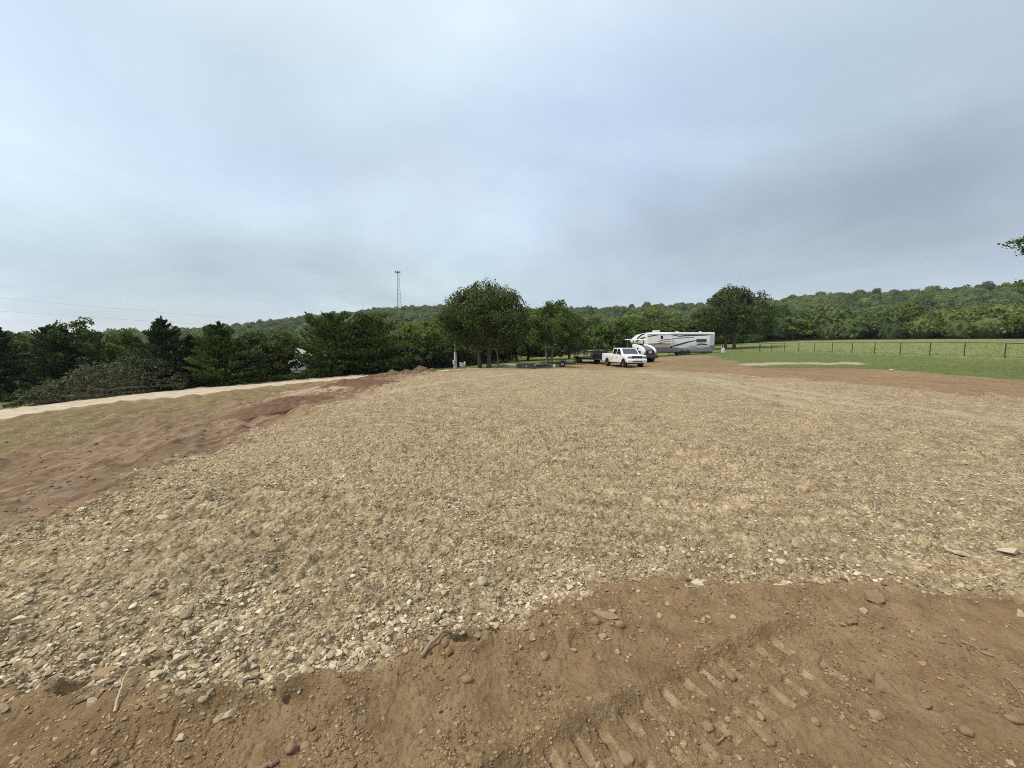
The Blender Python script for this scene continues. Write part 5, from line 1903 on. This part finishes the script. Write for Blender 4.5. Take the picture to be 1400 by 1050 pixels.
def mound(label, px0, px1, pyb, hpx, depth_k, mat, seed, peaks, rough=.2, name='dirt_pile', cat='dirt pile', dep=None):
    a = Vector((*(spot(px0, dep)[:2] if dep else at(px0, pyb)), 0))
    b = Vector((*(spot(px1, dep)[:2] if dep else at(px1, pyb - .3)), 0))
    c = (a + b) / 2
    L = (b - a).length
    D = c.y
    h = hpx * D / FPX
    n = 72
    ax = (b - a).normalized()
    pr = Vector((-ax.y, ax.x, 0))
    g = np.linspace(-1, 1, n)
    U, Vv = np.meshgrid(g, g, indexing='ij')
    wd = L * .5 * depth_k
    X = c.x + ax.x * U * L / 2 + pr.x * Vv * wd
    Y = c.y + ax.y * U * L / 2 + pr.y * Vv * wd
    f = np.zeros(U.shape)
    for pu, ph, pw in peaks:
        f = np.maximum(f, ph * np.clip(1 - np.sqrt(((U - pu) / pw) ** 2 + (Vv / .95) ** 2), 0, 1) ** .85)
    k = L / n * 5
    nz = pnoise(X / k + seed, Y / k, seed) * .5 + np.abs(pnoise(X / k * 2.3, Y / k * 2.3, seed + 1)) * .45 + pnoise(X / k * 5, Y / k * 5, seed + 2) * .25
    f = f * (1 + rough * 1.6 * nz) + rough * .3 * nz * (f > .02)
    Z = base_z(X.ravel(), Y.ravel()).reshape(X.shape) + h * f - .05 - .12 * (f <= .02)
    V = np.stack([X.ravel(), Y.ravel(), Z.ravel()], 1)
    i = np.arange(n - 1)[:, None]
    j = np.arange(n - 1)[None]
    F = np.stack([i * n + j, (i + 1) * n + j, (i + 1) * n + j + 1, i * n + j + 1], -1).reshape(-1, 4)
    o = big_mesh(name, V, F, mat, smooth=False)
    tag(o, label, cat)
    return o


mound('small brown cone of soil on the left slope beside the pad', 350, 424, 556, 13, .9, SOILM, 201, [(.1, 1.0, .62), (-.45, .55, .5)])
mound('dark ridge of dug soil left of the pad corner', 452, 528, 527, 9, .6, SOILM, 211, [(-.35, .9, .5), (.25, .8, .6)], .3)
mound('long heap of brown clay and rock in front of the dark trees', 512, 598, 513.5, 10.0, .5, SOILL, 221, [(-.45, .78, .36), (.0, .7, .4), (.45, 1.0, .42), (-.75, .45, .3), (.8, .6, .2)], .32, dep=33.5)
mound('low lump of dark soil at the left foot of the long heap', 497, 523, 517, 5, .6, SOILM, 231, [(.0, 1.0, .8)], .3)
mound('tiny dark clod heap on the scraped clay left of the soil ridge', 362, 380, 544.5, 3, .8, SOILM, 241, [(.0, 1.0, .85)], .3)

# ------------------------------------------------------------------ rocks, sticks and roots close to the camera
ROCKB = stone_material('soil_coated_rock', [(0, (.155, .100, .055)), (.5, (.250, .168, .095)), (1, (.34, .24, .143))])
ROCKP = stone_material('pale_rock', [(0, (.27, .215, .135)), (.5, (.41, .34, .22)), (1, (.58, .51, .36))])


def rock(label, px, py, wpx, hpx, seed, mat, angular=True, rz=0.0, tint=.5, sink=.3):
    x, y = at(px, py)
    z = gz(x, y)
    v, f = rock_proto(3, seed, angular)
    v = v / np.abs(v).max(0)
    d = math.hypot(x, y - 0) and math.sqrt(x * x + y * y + (EYE - z) ** 2)
    m = y * math.cos(PITCH) + (EYE - z) * math.sin(PITCH)
    a = wpx * m / FPX / 2
    b = hpx * m / FPX / 2 * 1.15
    v = v * np.array([a, b, min(a, b) * .75])
    n = v / (np.linalg.norm(v, axis=1, keepdims=True) + 1e-9)
    k = a * .6
    v = v * (1 + .10 * pnoise(v[:, 0] / k + seed, v[:, 1] / k + v[:, 2] / k, seed))[:, None]
    ca, sa = math.cos(rz), math.sin(rz)
    v = np.stack([v[:, 0] * ca - v[:, 1] * sa, v[:, 0] * sa + v[:, 1] * ca, v[:, 2]], 1)
    o = big_mesh('rock', v, f, mat, smooth=not angular, fattr={'tint': np.full(len(f), tint)})
    o.location = (x, y, z + min(a, b) * .75 * (1 - 2 * sink) * .9)
    return tag(o, label, 'rock')


rock('large angular brown rock on the smooth soil right of the track print', 1208, 934, 31, 26, 301, ROCKB, True, -.5)
rock('flat oval brown stone below the large angular rock', 1198, 977, 23, 13, 302, ROCKB, False, .1, .8)
rock('small half-buried brown stone right of the flat oval stone', 1266, 962, 18, 9, 303, ROCKB, True, -.3)
rock('oval brown cobble near the right edge of the picture', 1384, 983, 22, 12, 304, ROCKB, False, -.3, .6)
rock('round brown stone low on the right between the two oval stones', 1322, 999, 16, 14, 305, ROCKB, False, 0, .5)
rock('long leaf-shaped flat stone near the bottom of the picture', 1043, 1016, 34, 14, 306, ROCKB, False, -.95, .5, .42)
rock('pale brown pebble beside the end of the track print', 1040, 977, 10, 13, 307, ROCKB, False, 0, .9)
rock('pebble on the smooth soil right of the leaf-shaped stone', 1114, 993, 12, 11, 308, ROCKB, False, 0, .7)
rock('round cobble lying between the cleat prints', 968, 990, 15, 14, 309, ROCKB, False, 0, .6)
rock('round cobble lying on the upper edge of the track print', 999, 922, 14, 13, 310, ROCKB, False, .4, .5)
rock('blocky stone at the lower end of the track print', 857, 1037, 19, 20, 311, ROCKB, True, .3, .7)
rock('stone left of a pair, on the soil below the pad edge', 813, 862, 18, 11, 312, ROCKB, False, 0, .6)
rock('stone right of a pair, on the soil below the pad edge', 847, 864, 15, 10, 313, ROCKB, False, 0, .7)
rock('broad tan slab half buried above the pair of stones', 824, 852, 40, 15, 314, ROCKB, True, -.1, .9, .42)
rock('pale brown stone between the two boot prints', 744, 901, 14, 12, 315, ROCKB, False, 0, .8)
rock('pale upright stone standing out of the gravel near the middle', 659, 799, 15, 17, 316, ROCKP, False, 0, .55, .15)
rock('tan angular stone at the gravel edge left of the broken stick', 533, 900, 20, 12, 317, ROCKP, True, .2, .35)
rock('rounded brown clod under the broken stick', 613, 908, 12, 14, 318, ROCKB, False, 0, .6, .15)
rock('smaller round clod touching the broken stick', 609, 900, 11, 12, 319, ROCKB, False, 0, .4, .15)
rock('brown cobble low on the soil right of the broken stick', 639, 938, 17, 10, 320, ROCKB, False, 0, .6)
rock('flat dark brown slab at the left edge of the picture', 20, 940, 32, 15, 321, ROCKB, True, 0, .3)
rock('big light brown clod in the hollow on the left', 150, 917, 46, 24, 322, ROCKB, True, .2, .9, .34)
rock('grey-brown round stone by the pale roots', 214, 911, 18, 20, 323, ROCKB, False, 0, .7)
rock('brown lump standing up at the gravel edge right of centre', 935, 794, 26, 24, 324, ROCKB, True, 0, .4, .25)
rock('wide brown rock sunk in the soil below the gravel on the right', 1188, 826, 34, 18, 325, ROCKB, True, -.15, .6, .32)
rock('brown lump left of the wide sunken rock', 1166, 850, 22, 12, 326, ROCKB, True, .3, .5)
rock('pale long flat stone in the gravel on the right', 1307, 762, 30, 11, 327, ROCKP, True, -.5, .75)
rock('pale broad flat stone by the right edge of the gravel', 1380, 760, 30, 12, 328, ROCKP, True, -.1, .85)
rock('pale rounded stone among gravel right of the brown lump', 1068, 766, 14, 10, 329, ROCKP, False, 0, .9)
rock('bright pale flat stone in the gravel on the left', 222, 707, 24, 9, 330, ROCKP, True, .2, .95)
rock('yellowish long flat stone at the left edge of the gravel', 26, 839, 28, 10, 331, ROCKP, True, .3, 1.0)
rock('pale tan stone in the gravel above the left hollow', 103, 796, 18, 12, 332, ROCKP, False, 0, .6)
rock('grey shard in the gravel left of the yellowish stone row', 96, 842, 20, 13, 333, ROCKP, True, .2, .25)
rock('round dark clod in the bottom left corner', 6, 1038, 20, 14, 334, ROCKB, True, 0, .2)
rock('pale brown cobble in a row above the left track print', 398, 1021, 17, 14, 335, ROCKB, False, 0, .5)
rock('second cobble of the row, left of the pale brown cobble', 418, 1015, 15, 12, 336, ROCKB, False, 0, .7)
rock('white chip of stone on the lawn by the fence', 1219, 506.5, 7, 2.6, 337, ROCKP, False, 0, 1.0, .2)

STICK = simple_mat('dry_stick', (.30, .215, .135), .9, var=.25, scale=20, spec=.1, bump=.5)
ROOT = simple_mat('pale_root', (.46, .37, .24), .9, var=.25, scale=20, spec=.1)


def stick(label, pts, r, mat=STICK, lift=.0, name='stick'):
    P = []
    for k, (px, py) in enumerate(pts):
        x, y = at(px, py)
        P.append(Vector((x, y, gz(x, y) + r * .8 + (lift[k] if isinstance(lift, (list, tuple)) else lift))))
    Q = []
    for i in range(len(P) - 1):
        for t in (0, .33, .66):
            Q.append(P[i].lerp(P[i + 1], t) + Vector(np.random.default_rng(i + int(t * 9)).normal(0, r * .25, 3)))
    Q.append(P[-1])
    n = len(Q)
    o = MB().tube(Q, [r * (1 - .35 * i / n) for i in range(n)], 8).build(name, mat, None, smooth=True)
    return tag(o, label, name)


stick('broken brown stick lying across the hole at the gravel edge', [(576, 909), (590, 899), (604, 889), (618, 880)], .012, STICK, [.005, .02, .03, .02])
stick('thin pale stick standing out of the soil on the left', [(157, 977), (163, 962), (169, 949), (179, 937)], .0055, ROOT, [0, .02, .04, .06])
stick('curved pale root arching over the hole', [(556, 882), (590, 868), (625, 861), (660, 859), (680, 864), (688, 873)], .004, STICK, [0, .02, .03, .04, .03, 0], 'root')
stick('short pale twig right of the arching root', [(690, 872), (700, 862), (706, 857)], .004, ROOT, .01)
stick('tangle root lying pale on the soil below the left gravel', [(212, 927), (228, 924), (240, 920), (252, 922), (262, 924)], .0045, ROOT, .008, 'root')
stick('little forked root beside the tangle root', [(238, 921), (241, 928), (238, 933)], .0035, ROOT, .01, 'root')
stick('snapped twig at the lower right end of the track print', [(979, 1014), (990, 1006), (1000, 998)], .0045, STICK, .01)
stick('grey root lying in the furrow on the right', [(1312, 876), (1330, 884), (1345, 893), (1358, 899)], .006, STICK, .004, 'root')
stick('long curved twig near the right edge of the picture', [(1378, 926), (1388, 938), (1396, 950), (1399, 962)], .0035, STICK, .006)
stick('straight dark stick at the bottom edge below the left track print', [(352, 1052), (366, 1044), (380, 1036)], .010, STICK, .004)

# ------------------------------------------------------------------ overcast sky and soft sun
SUN_EL, SUN_AZ = R(54), R(-112)
wld = bpy.data.worlds.new("World")
sc.world = wld
wld.use_nodes = True
nt = NT(wld.node_tree)
nt.n.clear()
wo = nt.new('ShaderNodeOutputWorld')
bgs = nt.new('ShaderNodeBackground')
sky = nt.new('ShaderNodeTexSky')
sky.sky_type = 'NISHITA'
sky.sun_disc = False
sky.sun_elevation = SUN_EL
sky.sun_rotation = SUN_AZ
sky.air_density = 1.2
sky.dust_density = 2.0
nt.link(sky.outputs[0], bgs.inputs[0])
bgs.inputs[1].default_value = .05
bgc = nt.new('ShaderNodeBackground')
dr = nt.new('ShaderNodeTexCoord').outputs['Generated']
sp = nt.new('ShaderNodeSeparateXYZ')
nt.link(dr, sp.inputs[0])
zc = nt.math('MAXIMUM', sp.outputs[2], 0.0)
zz = nt.math('ADD', zc, .16)
cb = nt.new('ShaderNodeCombineXYZ')
nt.link(nt.math('DIVIDE', sp.outputs[0], zz), cb.inputs[0])
nt.link(nt.math('DIVIDE', sp.outputs[1], zz), cb.inputs[1])
n1 = nt.noise(cb.outputs[0], .62, 6, .52, .5)
n2 = nt.noise(cb.outputs[0], .32, 3, .4, .2)
grad = nt.ramp(zc, [(0, (.590, .665, .705)), (.10, (.530, .618, .695)), (.25, (.512, .608, .745)), (.5, (.522, .622, .775)), (.72, (.72, .80, .90)), (1, (1.0, 1.04, 1.08))])
pale = nt.mix(nt.rng(n2, .40, .62), (1.01, 1.01, .97), (.95, .97, 1.05))
colr = nt.mix(1.0, grad, pale, 'MULTIPLY')
colr = nt.mix(1.0, colr, nt.ramp(n1, [(.28, (.82, .82, .82)), (.5, (1.0, 1.0, 1.0)), (.68, (1.2, 1.19, 1.15))]), 'MULTIPLY')
# the cloud deck is heavier and more violet to the right, thinner to the left where the sun stands
colr = nt.mix(1.0, colr, nt.ramp(nt.rng(sp.outputs[0], -1, 1), [(.1, (1.04, 1.03, 1.0)), (.5, (1.0, 1.0, 1.0)), (.72, (.93, .925, .92)), (.9, (.86, .85, .88))]), 'MULTIPLY')
# broken deck: paler and heavier patches of cloud, each at its own bearing, with ragged edges
wob = nt.new('ShaderNodeTexNoise')
wob.inputs['Scale'].default_value = 3.2
wob.inputs['Detail'].default_value = 7
nt.link(dr, wob.inputs['Vector'])
wv1 = nt.new('ShaderNodeVectorMath', operation='SUBTRACT')
nt.link(wob.outputs['Color'], wv1.inputs[0])
wv1.inputs[1].default_value = (.5, .5, .5)
wv2 = nt.new('ShaderNodeVectorMath', operation='MULTIPLY')
nt.link(wv1.outputs[0], wv2.inputs[0])
wv2.inputs[1].default_value = (.55, .55, .30)
wv3 = nt.new('ShaderNodeVectorMath', operation='ADD')
nt.link(dr, wv3.inputs[0])
nt.link(wv2.outputs[0], wv3.inputs[1])
for px, py, rad, flat_, col in ((490, 60, 17, 1.0, (1.10, 1.12, 1.07)), (20, 130, 15, 1.0, (1.08, 1.10, 1.07)), (120, 40, 12, 1.2, (1.08, 1.08, 1.04)), (60, 270, 13, 1.5, (1.08, 1.09, 1.04)), (180, 95, 11, 1.6, (.92, .92, .95)),
                               (700, 345, 13, 2.6, (1.10, 1.09, 1.04)), (560, 320, 10, 2.6, (1.07, 1.07, 1.04)), (300, 355, 13, 3.4, (.90, .92, .915)), (90, 350, 11, 3.4, (.93, .94, .94)), (620, 375, 10, 4.0, (.92, .94, .95)),
                               (1270, 255, 14, 2.4, (.91, .905, .89)), (1060, 300, 13, 3.0, (.90, .905, .90)), (900, 330, 10, 3.0, (.92, .93, .93)), (1390, 230, 10, 2.0, (.88, .88, .90)), (1250, 100, 14, 1.0, (.96, 1.0, .97)),
                               (1200, 345, 10, 4.0, (1.06, 1.05, 1.03)), (860, 60, 16, 1.2, (.97, 1.0, 1.03)), (430, 250, 12, 1.6, (.96, .97, 1.02))):
    d0 = Vector(pix_dir(px, py)).normalized()
    ds = nt.new('ShaderNodeVectorMath', operation='SUBTRACT')
    nt.link(wv3.outputs[0], ds.inputs[0])
    ds.inputs[1].default_value = d0
    dm = nt.new('ShaderNodeVectorMath', operation='MULTIPLY')
    nt.link(ds.outputs[0], dm.inputs[0])
    dm.inputs[1].default_value = (1 / math.sqrt(flat_), 1 / math.sqrt(flat_), math.sqrt(flat_) * 1.3)
    ln_ = nt.new('ShaderNodeVectorMath', operation='LENGTH')
    nt.link(dm.outputs[0], ln_.inputs[0])
    mr = nt.new('ShaderNodeMapRange', interpolation_type='SMOOTHSTEP')
    nt.link(ln_.outputs['Value'], mr.inputs[0])
    for i_, q_ in enumerate((0.0, 2 * math.sin(R(rad)), 1.0, 0.0)):
        mr.inputs[i_ + 1].default_value = q_
    colr = nt.mix(mr.outputs[0], colr, nt.mix(1.0, colr, col, 'MULTIPLY'))
nt.link(colr, bgc.inputs[0])
bgc.inputs[1].default_value = .62
ad = nt.new('ShaderNodeMixShader')
ad.inputs[0].default_value = .88
nt.link(bgs.outputs[0], ad.inputs[1])
nt.link(bgc.outputs[0], ad.inputs[2])
nt.link(ad.outputs[0], wo.inputs[0])

sd = bpy.data.lights.new("sun", 'SUN')
sd.energy = 1.5
sd.angle = R(14)
sd.color = (1.0, .95, .87)
so = bpy.data.objects.new("sun", sd)
COL.objects.link(so)
v = Vector((math.sin(SUN_AZ) * math.cos(SUN_EL), math.cos(SUN_AZ) * math.cos(SUN_EL), math.sin(SUN_EL)))
so.rotation_euler = v.to_track_quat('Z', 'Y').to_euler()
so.location = (-20, 20, 40)

sc.view_settings.view_transform = 'Standard'
sc.view_settings.look = 'None'
sc.view_settings.exposure = 1.0
sc.view_settings.gamma = 1.0
sc.cycles.max_bounces = 5
sc.cycles.diffuse_bounces = 3
sc.cycles.glossy_bounces = 2
sc.cycles.transmission_bounces = 4
sc.cycles.transparent_max_bounces = 4
sc.cycles.use_adaptive_sampling = False
sc.cycles.use_denoising = False
sc.cycles.denoiser = 'OPENIMAGEDENOISE'
sc.cycles.denoising_input_passes = 'RGB_ALBEDO_NORMAL'
sc.cycles.denoising_prefilter = 'ACCURATE'
sc.cycles.pixel_filter_type = 'BLACKMAN_HARRIS'
sc.cycles.filter_width = 1.0

# ------------------------------------------------------------------ the damp air over the valley
hm = bpy.data.materials.new('haze_air')
hm.use_nodes = True
ht = NT(hm.node_tree)
ht.n.clear()
ho = ht.new('ShaderNodeOutputMaterial')
pv = ht.new('ShaderNodeVolumePrincipled')
pv.inputs['Color'].default_value = (.86, .90, .95, 1)
pv.inputs['Density'].default_value = .00017
pv.inputs['Anisotropy'].default_value = .2
ht.link(pv.outputs[0], ho.inputs['Volume'])
lo = min(min(v.co.z for v in o.data.vertices) for o in sc.objects if o.name in ('ground', 'lawn', 'pasture', 'gravel_pad'))
hz_ = MB().box(-1450, 1450, -1450, 1450, lo - 1.0, 128.0).build('haze', hm, None)
tag(hz_, kind='stuff')
